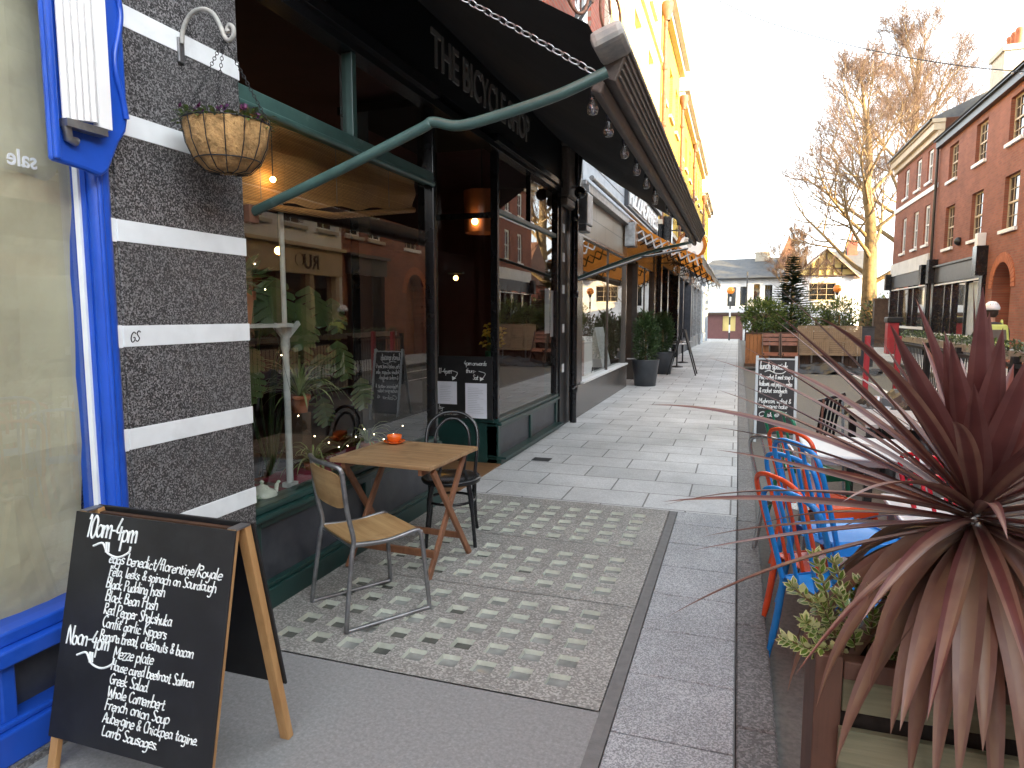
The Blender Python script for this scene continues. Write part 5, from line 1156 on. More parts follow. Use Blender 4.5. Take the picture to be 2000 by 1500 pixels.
m = MB(); fbox(m,WF,5.0,6.05,5.4,7.1,-3.6,-2.6); fbox(m,WF,4.95,6.1,6.95,7.1,-3.65,-2.55); t.part('chimney', m, 'stone')
t = Thing('turret', 'small turret with steep pyramid roof between the white terrace and the gable', 'turret', (3.9, 61.5, -.5))
t.part('wall', MB().box(3.0,4.7,60.6,62.4,-.7,5.6), 'white_render'); t.part('roof', MB().add([(2.8,60.4,5.5),(4.9,60.4,5.5),(4.9,62.6,5.5),(2.8,62.6,5.5),(3.85,61.5,8.3)],[(0,1,4),(1,2,4),(2,3,4),(3,0,4)]), 'tile_roof')
t = Thing('gabled_house', 'sunlit white gabled house with half timbered gable and leaded window', 'building', (6.5, 61, -.5))
GF = Fr((4.5,59.6,0), (1,0,0), (0,-1,0)); h = (.85,2.85,2.75,4.2)
t.part('wall', fwall(MB(),GF,0,4.1,g0,4.7,[h],.12), 'white_render'); fwindow(t,GF,h,'cream_paint','dark_glass',3,3,.06,.08,'white_paint',False)
t.part('side_wall', MB().quad((4.5,59.6,g0),(4.5,66,g0),(4.5,66,4.7),(4.5,59.6,4.7)).quad((8.6,59.6,g0),(8.6,66,g0),(8.6,66,4.7),(8.6,59.6,4.7)), 'white_render')
gb = t.part('gable', MB().add([(4.3,59.5,4.7),(8.8,59.5,4.7),(6.55,59.5,6.75)],[(0,1,2)]), 'cream_render')
m = MB()
for a, b in (((4.3,4.75),(8.8,4.75)),((5.4,4.75),(5.4,5.6)),((6.0,4.75),(6.0,6.1)),((6.55,4.75),(6.55,6.6)),((7.1,4.75),(7.1,6.1)),((7.7,4.75),(7.7,5.6)),((5.0,5.3),(8.1,5.3)),((5.4,4.8),(6.5,6.0)),((7.7,4.8),(6.6,6.0))): m.beam((a[0],59.45,a[1]),(b[0],59.45,b[1]),.10,.14,(0,1,0))
t.part('half_timbering', m, 'timber', gb)
m = MB()
for s in (-1,1): m.add([(6.55,59.2,6.95),(6.55+s*2.6,59.2,4.5),(6.55+s*2.6,66,4.5),(6.55,66,6.95),(6.55,59.2,6.80),(6.55+s*2.6,59.2,4.35)],[(0,1,2,3),(0,4,5,1)])
t.part('roof', m, 'tile_roof')
m = MB(); m.beam((6.55,59.15,6.85),(3.95,59.15,4.42),.06,.2,(0,1,0)); m.beam((6.55,59.15,6.85),(9.15,59.15,4.42),.06,.2,(0,1,0)); t.part('bargeboard', m, 'cream_paint')
t = Thing('back_house', 'roof with a chimney showing behind the gabled house', 'building', (9.5, 66, -.5))
t.part('wall', MB().box(7.2,10.6,64,70,-.7,5.0), 'white_render'); t.part('side_wing', MB().box(8.7,9.6,60.6,60.9,2.6,4.6), 'white_render'); t.part('roof', MB().prism([(7.0,63.8,5.0),(7.0,70.2,5.0),(7.0,67,7.3)],(4,0,0)), 'slate'); t.part('chimney', MB().box(9.0,9.8,66.4,67.4,6.4,8.2).lathe([(.14,8.2),(.1,8.8)],(9.4,66.9,0),8), 'red_brick_x')
for i, (px, py, lab) in enumerate(((-.65,56,'amber globe crossing beacon on a pole in front of the white terrace'),(6.9,55,'amber globe crossing beacon on a pole in front of the gabled house'))):
    t = Thing('crossing_beacon', lab, 'beacon', (px,py,gz(py)), 'crossing beacons at the street end')
    m = MB()
    for k in range(6): m.tube([(px,py,gz(py)+.62*k),(px,py,gz(py)+.62*(k+1))], .06, 10, k % 2)
    t.part('pole', m, ['black_paint','white_paint']); t.part('globe', MB().ball((px,py,gz(py)+3.95), .30, 16), 'amber_globe'); t.part('collar', MB().lathe([(.06,3.45),(.12,3.6),(.12,3.7)], (px,py,gz(py)), 12), 'black_paint')
t = Thing('lamp_column', 'thin grey street pole in front of the white terrace', 'pole', (.55,55,-.4)); t.part('shaft', MB().tube([(.55,55,-.4),(.55,55,4.9)], .05, 8), 'dark_metal')

# ------------------------------------------------------------------ bare trees
def bare_tree(name, lab, base, h, r0, seed, limbs, lean=(0,0), first=.18, up=.25, flare=1.25):
    rg = random.Random(seed); t = Thing(name, lab, 'tree', base); TR = MB(); BR = MB(); TW = MB(); b = Vector(base)
    def grow(p, d, L, r, lev):
        segs = (6, 5, 4, 3)[min(lev, 3)]; P = [p]; q = p; e = d.normalized(); pts = []
        for k in range(segs):
            e = (e+Vector((rg.uniform(-1,1),rg.uniform(-1,1),rg.uniform(-.7,1)+ (up if lev < 3 else .0)))*(.16+.05*lev)).normalized(); q = q+e*(L/segs); P.append(q); pts.append((q, e, (k+1)/segs))
        rr = [max(.009, r*(1-.75*k/segs)) for k in range(segs+1)]
        (BR if lev < 2 else TW).tube(P, rr, (7,5,4,3)[min(lev,3)])
        if lev >= 3: return
        nc = (8, 8, 8)[lev]
        for k in range(nc):
            f = .25+.75*(k+.6)/nc; i = min(segs-1, int(f*segs)); bp, be, _ = pts[i]; bp = P[i].lerp(P[i+1], f*segs-i if f*segs-i <= 1 else 1)
            s = be.orthogonal().normalized(); s.rotate(Quaternion(be, rg.uniform(0, 6.28)))
            grow(bp, (be*.75+s*rg.uniform(.55,1.0)+Vector((0,0,.12))).normalized(), L*rg.uniform(.40,.62)*(1.15-.4*f), max(.005, r*(1-.6*f)*.6), lev+1)
    P = []; n = 10
    for k in range(n+1):
        q = k/n; P.append(b+Vector((lean[0]*q*q+(rg.uniform(-.12,.12) if k > 2 else 0), lean[1]*q*q+(rg.uniform(-.12,.12) if k > 2 else 0), h*.9*q)))
    P = smooth(P, 3); rr = [r0*((flare-(flare-1)*min(1,k/4)))*(1-.88*(k/(len(P)-1))**1.1) for k in range(len(P))]
    TR.tube(P, rr, 12)
    for i in range(limbs):
        f = first+(.98-first)*(i/(limbs-1))**.9; k = f*(len(P)-1); p = P[int(k)]; a = i*2.399+rg.uniform(-.4,.4)
        el = .25+.95*f**1.3; d = Vector((math.cos(a)*math.cos(el), math.sin(a)*math.cos(el), math.sin(el)))
        grow(p, d, h*(.40*(1-f)**.75+.10)*rg.uniform(.85,1.15), r0*(.33*(1-f)+.06), 0)
    t.part('trunk', TR, 'bark'); t.part('limbs', BR, 'bark'); t.part('twigs', TW, 'twig'); return t
bare_tree('bare_tree', 'tall bare tree with sunlit trunk beside the red brick building', (7.75, 47.0, gz(47)), 18.0, .52, 5, 20, (-1.0, .5), .24)
bare_tree('bare_tree', 'taller bare tree rising behind the roof of the brick buildings', (11.3, 56.0, gz(56)), 23.0, .65, 12, 22, (.2,-.5), .30)
bare_tree('bare_sapling', 'small bare sapling in front of the turret', (4.0, 57.0, gz(57)), 8.6, .14, 3, 10, (.2,0), .35, .5)
# dark shrubs below the tree
for i, (x, y, z, rx, ry, rz, lab) in enumerate(((8.3,45.0,1.3,1.5,1.0,1.5,'dark evergreen bush at the foot of the bare tree'),(10.6,45.5,2.0,1.7,1.0,1.6,'dark straggling bush beside the brick building end'),(6.1,48.5,.6,1.4,.9,1.1,'dark bush in front of the gabled house'),(3.2,49,.4,1.3,.9,1.0,'dark bush behind the little fir tree'))):
    t = Thing('bush', lab, 'bush', (x,y,gz(y)), 'dark bushes under the bare tree'); m = MB(); leaf_cloud(m,(x,y,z),(rx,ry,rz),1300,.22,.10,3,.2); t.part('foliage', m, ['laurel_c','conifer_green','twig']); t.part('stem', MB().tube([(x,y,gz(y)-.1),(x,y,z)], .06, 6), 'bark')

# ================================================================== planters with hedges, folded furniture
PY = 22.6
def planter(x0, x1, y0, y1, h, mat, lab, nm='planter'):
    t = Thing(nm, lab, 'planter', ((x0+x1)/2,(y0+y1)/2,0)); m = MB(); k = max(3, int((x1-x0)/.11))
    for i in range(k):
        a = x0+(x1-x0)*i/k; m.box(a+.004,a+(x1-x0)/k-.004,y0,y0+.02,.10,h-.03)
    m.box(x0,x0+.02,y0+.02,y1,.10,h-.03); m.box(x1-.02,x1,y0+.02,y1,.10,h-.03); m.box(x0,x1,y1-.02,y1,.1,h-.03)
    t.part('slats', m, mat); m = MB(); m.box(x0-.03,x1+.03,y0-.03,y0+.05,h-.03,h+.01); m.box(x0-.03,x1+.03,y1-.05,y1+.03,h-.03,h+.01); m.box(x0-.03,x0+.05,y0+.05,y1-.05,h-.03,h+.01); m.box(x1-.05,x1+.03,y0+.05,y1-.05,h-.03,h+.01); m.box(x0-.02,x1+.02,y0-.02,y1+.02,0,.10)
    t.part('rim', m, 'planter_dark'); t.part('soil', MB().box(x0+.02,x1-.02,y0+.02,y1-.02,.2,h-.10), 'soil'); return t
planter(.24,.92,21.9,22.6,1.05,'planter_orange','orange stained slatted planter at the kerb with a leafy hedge')
planter(.98,3.42,22.3,23.1,1.06,'planter_dark','long dark wooden planter behind the folded chairs and tables')
t = Thing('dark_panel', 'dark grey screen panel at the end of the long planter', 'screen', (3.6,22.4,0)); t.part('sheet', MB().box(3.46,3.85,22.25,22.30,.05,1.22), 'panel_grey'); t.part('frame', MB().box(3.44,3.87,22.24,22.31,1.22,1.26).box(3.44,3.47,22.24,22.31,0,1.22), 'black_paint')
for x, y, z, rx, ry, rz, n, mats, L, W, lab in ((.72,22.4,1.55,.66,.45,.58,2300,['laurel_a','laurel_b','laurel_a'],.11,.05,'bright glossy laurel hedge in the orange stained planter'),(1.55,22.9,1.45,.55,.38,.5,1300,['laurel_c','conifer_bright','laurel_a'],.09,.03,'dark green shrub below the little fir tree'),
   (2.30,22.75,1.5,.52,.38,.5,1500,['laurel_b','bay_grey','laurel_a'],.09,.035,'grey green shrub behind the left folded table'),(2.95,22.75,1.58,.58,.42,.58,1900,['laurel_a','bay_grey','laurel_b'],.10,.035,'loose leafy shrub behind the right folded table')):
    t = Thing('planter_shrub', lab, 'shrub', (x,y,1.0)); m = MB(); leaf_cloud(m,(x,y,z),(rx,ry,rz),n,L,W,3,.25); t.part('foliage', m, mats); t.part('stems', MB().tube([(x,y,.95),(x,y,z)], .03, 6), 'bark')
t = Thing('small_fir', 'small dark fir tree standing among the planters', 'tree', (1.62, 23.6, 0))
t.part('trunk', MB().tube([(1.62,23.6,0),(1.62,23.6,3.6)], [.05,.01], 8), 'bark'); m = MB(); rg = random.Random(9)
for k in range(34):
    z = .9+2.5*k/33; Rr = (1.02-.97*(k/33)**.9)*1.15
    for b in range(10):
        a = rg.uniform(0,6.28); L = Rr*rg.uniform(.7,1.1); d = Vector((math.cos(a),math.sin(a),.12+.25*(k/33)))
        for s in range(int(8+L*20)):
            q = rg.uniform(.15,1); p = Vector((1.62,23.6,z))+d*L*q-Vector((0,0,.10*q*q*L)); sd2 = Vector((-d.y,d.x,0))*rg.choice((-1,1))
            leaf_quad(m, p, (d*.9+sd2*.8+Vector((0,0,rg.uniform(-.1,.25)))), Vector((0,0,1)), .20*(1.2-q*.5), .07, rg.randrange(2))
t.part('needles', m, ['fir_green','conifer_green'])
ft = Thing('folded_table', 'x', 'table', (0,0,0), 'slatted table tops tipped upright', True)
m = MB(); S = .41
for qx in (0,1):
    for qz in (0,1):
        vert = (qx+qz) % 2; X0, Z0 = -S+qx*S, -S+qz*S
        for k in range(7):
            a = k*S/7
            if vert: m.box(X0+a+.004,X0+a+S/7-.004,-.012,.012,Z0+.01,Z0+S-.01)
            else: m.box(X0+.01,X0+S-.01,-.012,.012,Z0+a+.004,Z0+a+S/7-.004)
ft.part('slats', m, 'teak_grey'); m = MB(); m.box(-S-.03,S+.03,-.016,.016,S,S+.035); m.box(-S-.03,S+.03,-.016,.016,-S-.035,-S); m.box(-S-.03,-S,-.016,.016,-S,S); m.box(S,S+.03,-.016,.016,-S,S); m.box(-S,S,.014,.03,-.03,.03)
ft.part('frame', m, 'teak_grey'); m = MB(); m.tube([(0,.30,-.80),(0,.30,-.02)], .03, 10); m.beam((-.25,.30,-.80),(.25,.30,-.80),.06,.03); m.beam((0,.06,-.80),(0,.55,-.80),.06,.03); m.box(-.1,.1,.03,.3,-.05,0)
ft.part('pedestal', m, 'galv')
ft.o.location = (2.16,21.95,.83); ft.o['label'] = 'square slatted table tipped upright, left of the pair by the planter'
copy_tree(ft.o, (3.03,21.98,.83), 0, 'square slatted table tipped upright, right of the pair by the planter')
fc = Thing('folding_chair', 'x', 'chair', (0,0,0), 'reddish wooden folding chairs by the planter', True)
m = MB()
for k in range(3): m.obox((0,.02-.05*k*.3,.45+.0*k), .46, .12, .02, Matrix.Rotation(R(14),3,'X')) if k == 0 else m.obox((0,-.12*k+.02,.45-.03*k), .46, .11, .02, Matrix.Rotation(R(14),3,'X'))
fc.part('seat', m, 'teak_red', bevel=.004)
m = MB()
for z in (.72,.85,.98): m.obox((0,.19+(z-.7)*.25,z), .46, .022, .105, Matrix.Rotation(R(-14),3,'X'))
fc.part('backrest', m, 'teak_red', bevel=.004)
for s in (-1,1):
    m = MB(); m.beam((s*.24,-.28,0),(s*.24,.27,1.05),.03,.045); fc.part('back_leg', m, 'planter_dark'); m = MB(); m.beam((s*.205,.30,0),(s*.205,-.25,.44),.03,.045); fc.part('front_leg', m, 'planter_dark')
fc.o.location = (.96,21.6,0); fc.o['label'] = 'reddish wooden folding chair beside the orange stained planter'
copy_tree(fc.o, (1.50,21.62,0), .05, 'reddish wooden folding chair next to the tipped up tables')
def tarp_mesh(c, rx, ry, h, seed, nx=34, ny=18):
    rg = random.Random(seed); ph = [rg.uniform(0,6.28) for _ in range(8)]; m = MB()
    def q(i, j):
        u = 2*i/nx-1; v = 2*j/ny-1; rr = math.sqrt(u*u*.9+v*v*.9); k = max(0, 1-rr**2.2)
        z = h*(k**.6)*(.55+.25*math.sin(u*5+ph[0]+v*2)+.2*math.sin(v*6+ph[1]-u*3))+.02*math.sin(u*19+ph[2]+3*v)+.018*math.sin(v*17+ph[3]+u*6)+.03*abs(math.sin(u*9+v*7+ph[4]))
        return (c[0]+u*rx*(1+.08*math.sin(v*5+ph[5])), c[1]+v*ry*(1+.1*math.sin(u*6+ph[6])), c[2]+max(.006, z*(1 if rr < 1 else .2)))
    for i in range(nx):
        for j in range(ny): m.add([q(i,j),q(i+1,j),q(i+1,j+1),q(i,j+1)], [(0,1,2,3)], 0, True)
    return m
t = Thing('tarpaulin', 'black tarpaulin bunched on the ground under the tipped up tables', 'tarpaulin', (2.4,21.5,-.1)); t.part('sheet', tarp_mesh((2.45,21.4,-.1),1.45,.55,.32,3), 'tarp')
t = Thing('clear_screen', 'clear screen between two red posts at the edge of the seating', 'barrier', (2.35,12.6,-.1))  # see-through screen held by two red posts, not a traffic sign
t.part('sheet', MB().quad((2.12,12.59,.10),(2.50,12.59,.10),(2.50,12.59,1.22),(2.12,12.59,1.22)), 'pane_shop')
for x in (2.08,2.54): t.part('post', MB().box(x-.04,x+.04,12.55,12.63,-.1,1.25), 'red_paint', bevel=.005)
t = Thing('post_box', 'bright red bin with dark hood by the far brick building', 'bin', (6.6,34,0)); t.part('body', MB().box(6.35,6.8,33.7,34.3,-.15,1.25), 'red_paint', bevel=.03); t.part('hood', MB().box(6.3,6.95,33.6,34.4,1.25,1.5), 'black_paint', bevel=.05); t.part('door', MB().box(6.81,6.83,33.8,34.2,.2,1.0), 'black_paint')
# railing along the seating area
t = Thing('railing', 'black bar railing topped with greenery along the roadside seating', 'railing', (2.85,10,-.1))
m = MB(); y = 4.2
def rx_(y): return 2.72+.02*(y-4)
while y < 14.6: m.tube([(rx_(y),y,-.02),(rx_(y),y,1.05)], .007, 5); y += .11
t.part('bars', m, 'dark_metal')
for y in (4.2,6.3,8.4,10.5,12.2,14.6): t.part('post', MB().box(rx_(y)-.04,rx_(y)+.04,y-.04,y+.04,-.1,1.16), 'dark_metal')
t.part('rails', MB().beam((rx_(4.2),4.2,1.06),(rx_(14.6),14.6,1.06),.05,.04).beam((rx_(4.2),4.2,.06),(rx_(14.6),14.6,.06),.04,.03), 'dark_metal')
t = Thing('trough_greenery', 'narrow white trough with clipped greenery along the railing top', 'plant trough', (2.9,11,1.1))
t.part('trough', MB().beam((rx_(6.0)+.1,6.0,1.16),(rx_(14.4)+.1,14.4,1.16),.16,.10), 'awning_cap'); m = MB(); rg = random.Random(4)
for i in range(1500):
    y = rg.uniform(6.0,14.4); leaf_quad(m, Vector((rx_(y)+.1+rg.uniform(-.11,.11),y,1.22+rg.uniform(-.05,.07))), Vector((rg.uniform(-1,1),rg.uniform(-1,1),rg.uniform(-.5,1))), Vector((0,.3,1)), .07, .03, rg.randrange(2))
t.part('leaves', m, ['laurel_a','bay_grey'])
# string of lights across the street
t = Thing('festoon', 'string of small bulbs strung across the street against the sky', 'string lights', (2.5,20,8.5))
P = smooth([(-2.4,20,10.95),(-.85,20,10.18),(.49,20,9.42),(2.70,20,8.51),(5.08,20,7.77),(7.6,20,7.25)],14)
t.part('cable', MB().tube(P, .012, 5), 'black_paint'); b_ = MB()
for i in range(2, len(P)-2): b_.ball(P[i]-Vector((0,0,.05)), .03, 6)
t.part('bulbs', b_, 'bulb_glass', stuff=True)
# ================================================================== lunch board on the road edge
t = Thing('lunch_board', 'tall white framed chalkboard offering lunch specials at the kerb', 'menu board', (.5, 9.4, -.1))
by = 9.40
def lb(x, k, off=0): return Vector((x, by+.0+.22*(k)-.0-off, -.1+1.15*k))
bd = t.part('board', MB().prism([lb(.27,.10),lb(.745,.10),lb(.745,.955),lb(.27,.955)], (0,.015,0)), 'blackboard')
for x in (.262,.752):
    t.part('front_leg', MB().beam((x,by-.0,-.1),lb(x,1.0),.035,.03,(0,1,0)), 'zinc_white', bevel=.003); t.part('back_leg', MB().beam((x,by+.48,-.1),lb(x,.98)+Vector((0,.02,0)),.035,.03,(0,1,0)), 'zinc_white')
t.part('top_bar', MB().beam(lb(.28,.963,.003),lb(.735,.963,.003),.03,.02,(0,0,1)), 'zinc_white')
m = MB(); V = (lb(0,1)-lb(0,0)).normalized(); rg = random.Random(31)
for k, (tx, z, wdt, sz, wd) in enumerate((('lunch specials',.845,.35,.105,.0155),('Pea, rocket & mint soup 5',.73,.42,.07,.0105),('halloumi, red pepper, salsa',.65,.41,.07,.0105),('& rocket sandwich.',.575,.36,.07,.0105),('8',.535,.03,.05,.009),('Mushroom, walnut &',.455,.40,.065,.010),('aubergine bake',.395,.36,.065,.010),('Cake 4',.30,.36,.07,.0105))):
    tr = MB(); L = scrawl(tr, tx, (0,0,0), (1,0,0), (0,0,1), sz, wd, .15, .5, .82, random.Random(k)); s = wdt/L
    scrawl(m, tx, lb(.295 if tx != '8' else .55,z,.001), Vector((1,0,0))*s, V, sz, wd, .15, .5, .82, random.Random(k))
m.tube(smooth([lb(.36,.815,.002),lb(.42,.83,.002),lb(.50,.80,.002),lb(.58,.80,.002),lb(.63,.83,.002)],5), .006, 5)
t.part('chalk_writing', m, 'chalk', bd)

# ================================================================== coloured metal bistro chairs
def metal_chair(mat, lab, loc, rz, grp='coloured metal chairs stacked at the kerb', proto={}):
    key = mat
    if key in proto: return copy_tree(proto[key], loc, rz, lab)
    t = Thing('metal_chair', lab, 'chair', loc, grp, True, rz)                                    # faces local +x
    def sf(u, v):
        x = -.19+.40*u; y = (v-.5)*(.40-.03*(1-u)); c = abs(v-.5)*2; e = max(0, c-.82)/.18; f = max(0, u-.86)/.14
        return (x, y, .455-.012*math.sin(math.pi*v)*math.sin(math.pi*u)-.05*e*e-.05*f*f)
    t.part('seat', sheet(12,12,sf,.004,(0,0,1)), mat)
    t.part('seat_apron', MB().beam((-.18,-.19,.42),(.19,-.205,.42),.006,.05).beam((-.18,.19,.42),(.19,.205,.42),.006,.05).beam((.205,-.19,.415),(.205,.19,.415),.006,.055), mat)
    H = [(-.18,-.185,.44),(-.225,-.19,.60),(-.285,-.195,.80),(-.305,-.17,.875),(-.315,-.09,.905),(-.318,0,.91),(-.315,.09,.905),(-.305,.17,.875),(-.285,.195,.80),(-.225,.19,.60),(-.18,.185,.44)]
    t.part('back_hoop', MB().tube(smooth(H,6), .0125, 10), mat)
    for y in (-.065,.065): t.part('back_bar', MB().tube(smooth([(-.185,y,.44),(-.24,y,.65),(-.315,y*1.1,.905)],4), .0095, 8), mat)
    for sx in (-1,1):
        for sy in (-1,1): t.part('leg', MB().tube(smooth([(sx*.175,sy*.18,.435),(sx*.20,sy*.195,.20),(sx*.215+(-.02 if sx<0 else 0),sy*.21,.0)],4), [.017]*6+[.012]*3, 8), mat)
    t.part('foot_cap', MB().tube([(.215,.21,-.002),(.215,.21,.02)], .014, 8), 'rubber')
    proto[key] = t.o; return t.o
Z = -.1
metal_chair('chair_blue','bright blue metal chair nearest the planter, its back to the pavement',(.49,3.25,Z+.02),R(34))
metal_chair('chair_blue','bright blue metal chair stacked askew on the nearest blue one',(.55,3.62,Z+.17),R(28))
metal_chair('chair_blue','bright blue metal chair behind the stacked blue pair, by the orange one',(.53,4.02,Z+.03),R(36))
metal_chair('chair_orange','orange metal chair nearest the planter, tucked beside the blue chairs',(.47,3.60,Z-.0),R(30))
metal_chair('chair_orange','orange metal chair behind the blue chairs with its seat in view',(.56,4.45,Z+.10),R(36))
metal_chair('chair_silver','bare silver metal chair beside the white table',(.45,4.75,Z),R(42))
metal_chair('chair_green','dark green metal chair in front of the lunch specials board',(.58,5.6,Z+.05),R(30))
metal_chair('chair_red','red metal chair in the second row, nearer of the two',(1.22,3.85,Z),R(32))
metal_chair('chair_red','red metal chair in the second row, farther of the two',(1.25,4.25,Z+.03),R(36))
def metal_table(lab, c, sx, sy, h, mat):
    t = Thing('table', lab, 'table', (c[0],c[1],Z)); x, y = c
    t.part('top', MB().box(x-sx,x+sx,y-sy,y+sy,h-.025,h), mat, bevel=.012); m = MB(); m.box(x-sx+.03,x+sx-.03,y-sy+.03,y+sy-.03,h-.065,h-.027); t.part('apron', m, 'galv')
    for a in (-1,1):
        for b in (-1,1): t.part('leg', MB().beam((x+a*(sx-.05),y+b*(sy-.05),Z),(x+a*(sx-.05),y+b*(sy-.05),h-.03),.03,.03,(0,1,0)), 'galv')
metal_table('white enamel topped metal table between the coloured chairs', (.80,4.92), .36, .38, .72, 'zinc_white')
metal_table('low white metal table almost hidden behind the blue seats', (.95,3.85), .16, .30, .60, 'zinc_white')
t = Thing('boarded_table', 'grey slatted wooden table beyond the white one', 'table', (1.35,6.5,Z)); m = MB()
for i in range(9): a = 1.0+.11*i; m.box(a,a+.098,5.95,6.95,.69,.72)
t.part('boards', m, 'grey_boards', bevel=.003)
for x, y in ((1.05,6.0),(1.9,6.0),(1.05,6.9),(1.9,6.9)): t.part('leg', MB().box(x-.03,x+.03,y-.03,y+.03,Z,.69), 'dark_metal')
t = Thing('slatted_chair', 'black slatted folding chair tipped against the grey table', 'chair', (.85,6.9,Z)); m = MB()
for i in range(5): m.beam((.72+.035*i,6.85,.30),(.80+.035*i,6.92,.80),.022,.012)
t.part('slats', m, 'black_gloss'); t.part('top_rail', MB().beam((.74,6.93,.77),(.98,6.90,.86),.035,.03), 'black_gloss'); t.part('seat', MB().box(.70,1.0,6.55,6.85,.42,.44), 'black_gloss'); t.part('leg', MB().beam((.70,6.5,Z),(.80,6.92,.8),.02,.03).beam((.95,6.5,Z),(.96,6.92,.8),.02,.03), 'black_gloss')
t = Thing('tarpaulin', 'black tarpaulin crumpled over the furniture behind the grey table', 'tarpaulin', (1.7,8.2,.3)); t.part('sheet', tarp_mesh((1.75,8.15,.52),.62,.55,.24,7), 'tarp'); t.part('skirt', tarp_mesh((1.75,8.15,-.1),.58,.5,.75,8), 'tarp')
for i, (x, y, z, lab) in enumerate(((1.35,7.45,.66,'clear glass tumbler on the tarpaulin, left of two'),(1.43,7.40,.63,'shiny metal ashtray beside the tumbler'))):
    t = Thing('tumbler' if i == 0 else 'ashtray', lab, 'glass' if i == 0 else 'ashtray', (x,y,z)); t.part('body', MB().lathe([(.001,0),(.032,0),(.036,.13 if i == 0 else .06),(.032,.13 if i == 0 else .055),(.028,.01),(.001,.01)], (x,y,z), 16), 'galv')
t = Thing('prop_table', 'small dark table holding the tumbler and ashtray under the tarpaulin', 'table', (1.4,7.4,Z)); t.part('top', MB().box(1.2,1.65,7.2,7.65,.60,.63), 'dark_metal'); t.part('stem', MB().tube([(1.42,7.42,Z),(1.42,7.42,.6)], .03, 8), 'dark_metal')

# ================================================================== planter trough with the cordyline
t = Thing('wooden_trough', 'weathered wooden trough planter with brown corner post in the foreground', 'planter', (.9, 1.95, Z))
t.part('corner_post', MB().box(.222,.288,1.832,2.07,Z,.715), 'post_brown', bevel=.004)
m = MB(); m.box(.29,1.75,1.835,1.885,.655,.705); t.part('top_rail', m, 'post_brown', bevel=.004)
for z0, z1, y0 in ((.56,.652,1.85),(.36,.535,1.805),(.18,.355,1.806),(.0,.175,1.805),(-.1,-.006,1.806)):
    t.part('board', MB().box(.292 if y0 > 1.82 else .282,1.75,y0,y0+.022,z0,z1), 'weathered', bevel=.003)
m = MB(); m.box(.245,1.75,2.05,2.075,Z,.70); t.part('back_board', m, 'planter_dark'); t.part('soil', MB().box(.29,1.75,1.88,2.05,.30,.60), 'soil'); t.part('end_board', MB().box(.24,.262,1.9,2.06,Z,.69), 'weathered')
hub = Vector((.602,1.985,1.075))
t = Thing('cordyline', 'spiky dark red cordyline with long drooping leaves in the trough', 'plant', (hub.x,hub.y,.6))
t.part('stem', MB().tube([(hub.x,hub.y,.58),(hub.x,hub.y,1.0),(hub.x,hub.y,1.07)], [.03,.026,.008], 10), 'cordyline_c')
def blade(m, base, d, L, w, droop, mi, twist=0, segs=14, nm=2):
    p = Vector(base); d = Vector(d).normalized(); s = d.cross(Vector((0,0,1))); s = s.normalized() if s.length > .05 else Vector((1,0,0)); s.rotate(Quaternion(d, twist)); o = len(m.v); rows = 0
    for k in range(segs+1):
        q = k/segs; ww = w*.5*(.55+1.1*q if q < .32 else (1-((q-.32)/.68)**1.7)*.9+.002); n = s.cross(d).normalized()
        for c, z in ((-1,.30),(-.5,.07),(0,-.05),(.5,.07),(1,.30)): m.v.append(tuple(p+s*(c*ww)+n*(z*ww)))
        d = (d+Vector((0,0,-droop/segs*(.5+1.2*q)))).normalized(); s = (s-d*s.dot(d)).normalized(); p = p+d*(L/segs)
    for k in range(segs):
        for c in range(4): a = o+k*5+c; m.f.append((a,a+1,a+6,a+5)); m.m.append((mi+1)%nm if c in (0,3) else mi); m.s.append(True)
rg = random.Random(17); A_, B_, C_ = MB(), MB(), MB()
for i in range(34):                                                                              # upright young leaves
    a = i*2.399; e = R(88)-R(38)*(i/34)+rg.uniform(-.08,.08); L = rg.uniform(.40,.52)
    if .015 < math.cos(a-.33)*math.cos(e)/math.sin(e) < .34 and i < 30: continue                    # the crown parts a little on this side
    blade(A_, hub+Vector((0,0,.10-.002*i))+Vector((math.cos(a),math.sin(a),0))*.012, (math.cos(a)*math.cos(e),math.sin(a)*math.cos(e),math.sin(e)), L, rg.uniform(.068,.090), rg.uniform(.02,.22), 0, rg.uniform(-.5,.5))
for i in range(70):                                                                              # spreading leaves
    a = i*2.399+.7; e = R(50)-R(60)*(i/70)+rg.uniform(-.1,.1); L = rg.uniform(.66,.88)
    blade(B_, hub+Vector((0,0,.045-.0010*i))+Vector((math.cos(a),math.sin(a),0))*.015, (math.cos(a)*math.cos(e),math.sin(a)*math.cos(e),math.sin(e)), L, rg.uniform(.034,.050), rg.uniform(.10,.55), rg.randrange(2), rg.uniform(-.4,.4))
for i in range(58):                                                                              # old hanging leaves
    a = i*2.399+.2; e = R(2)-R(42)*(i/58)+rg.uniform(-.15,.1); L = rg.uniform(.48,.70)
    blade(C_, hub+Vector((0,0,-.015-.0018*i))+Vector((math.cos(a),math.sin(a),0))*.022, (math.cos(a)*math.cos(e),math.sin(a)*math.cos(e),math.sin(e)), L, rg.uniform(.058,.080), rg.uniform(1.1,2.7), rg.randrange(2), rg.uniform(-.3,.3))
t.part('upright_leaves', A_, ['cordyline_a','cordyline_d']); t.part('spreading_leaves', B_, ['cordyline_a','cordyline_b']); t.part('hanging_leaves', C_, ['cordyline_b','cordyline_c'])
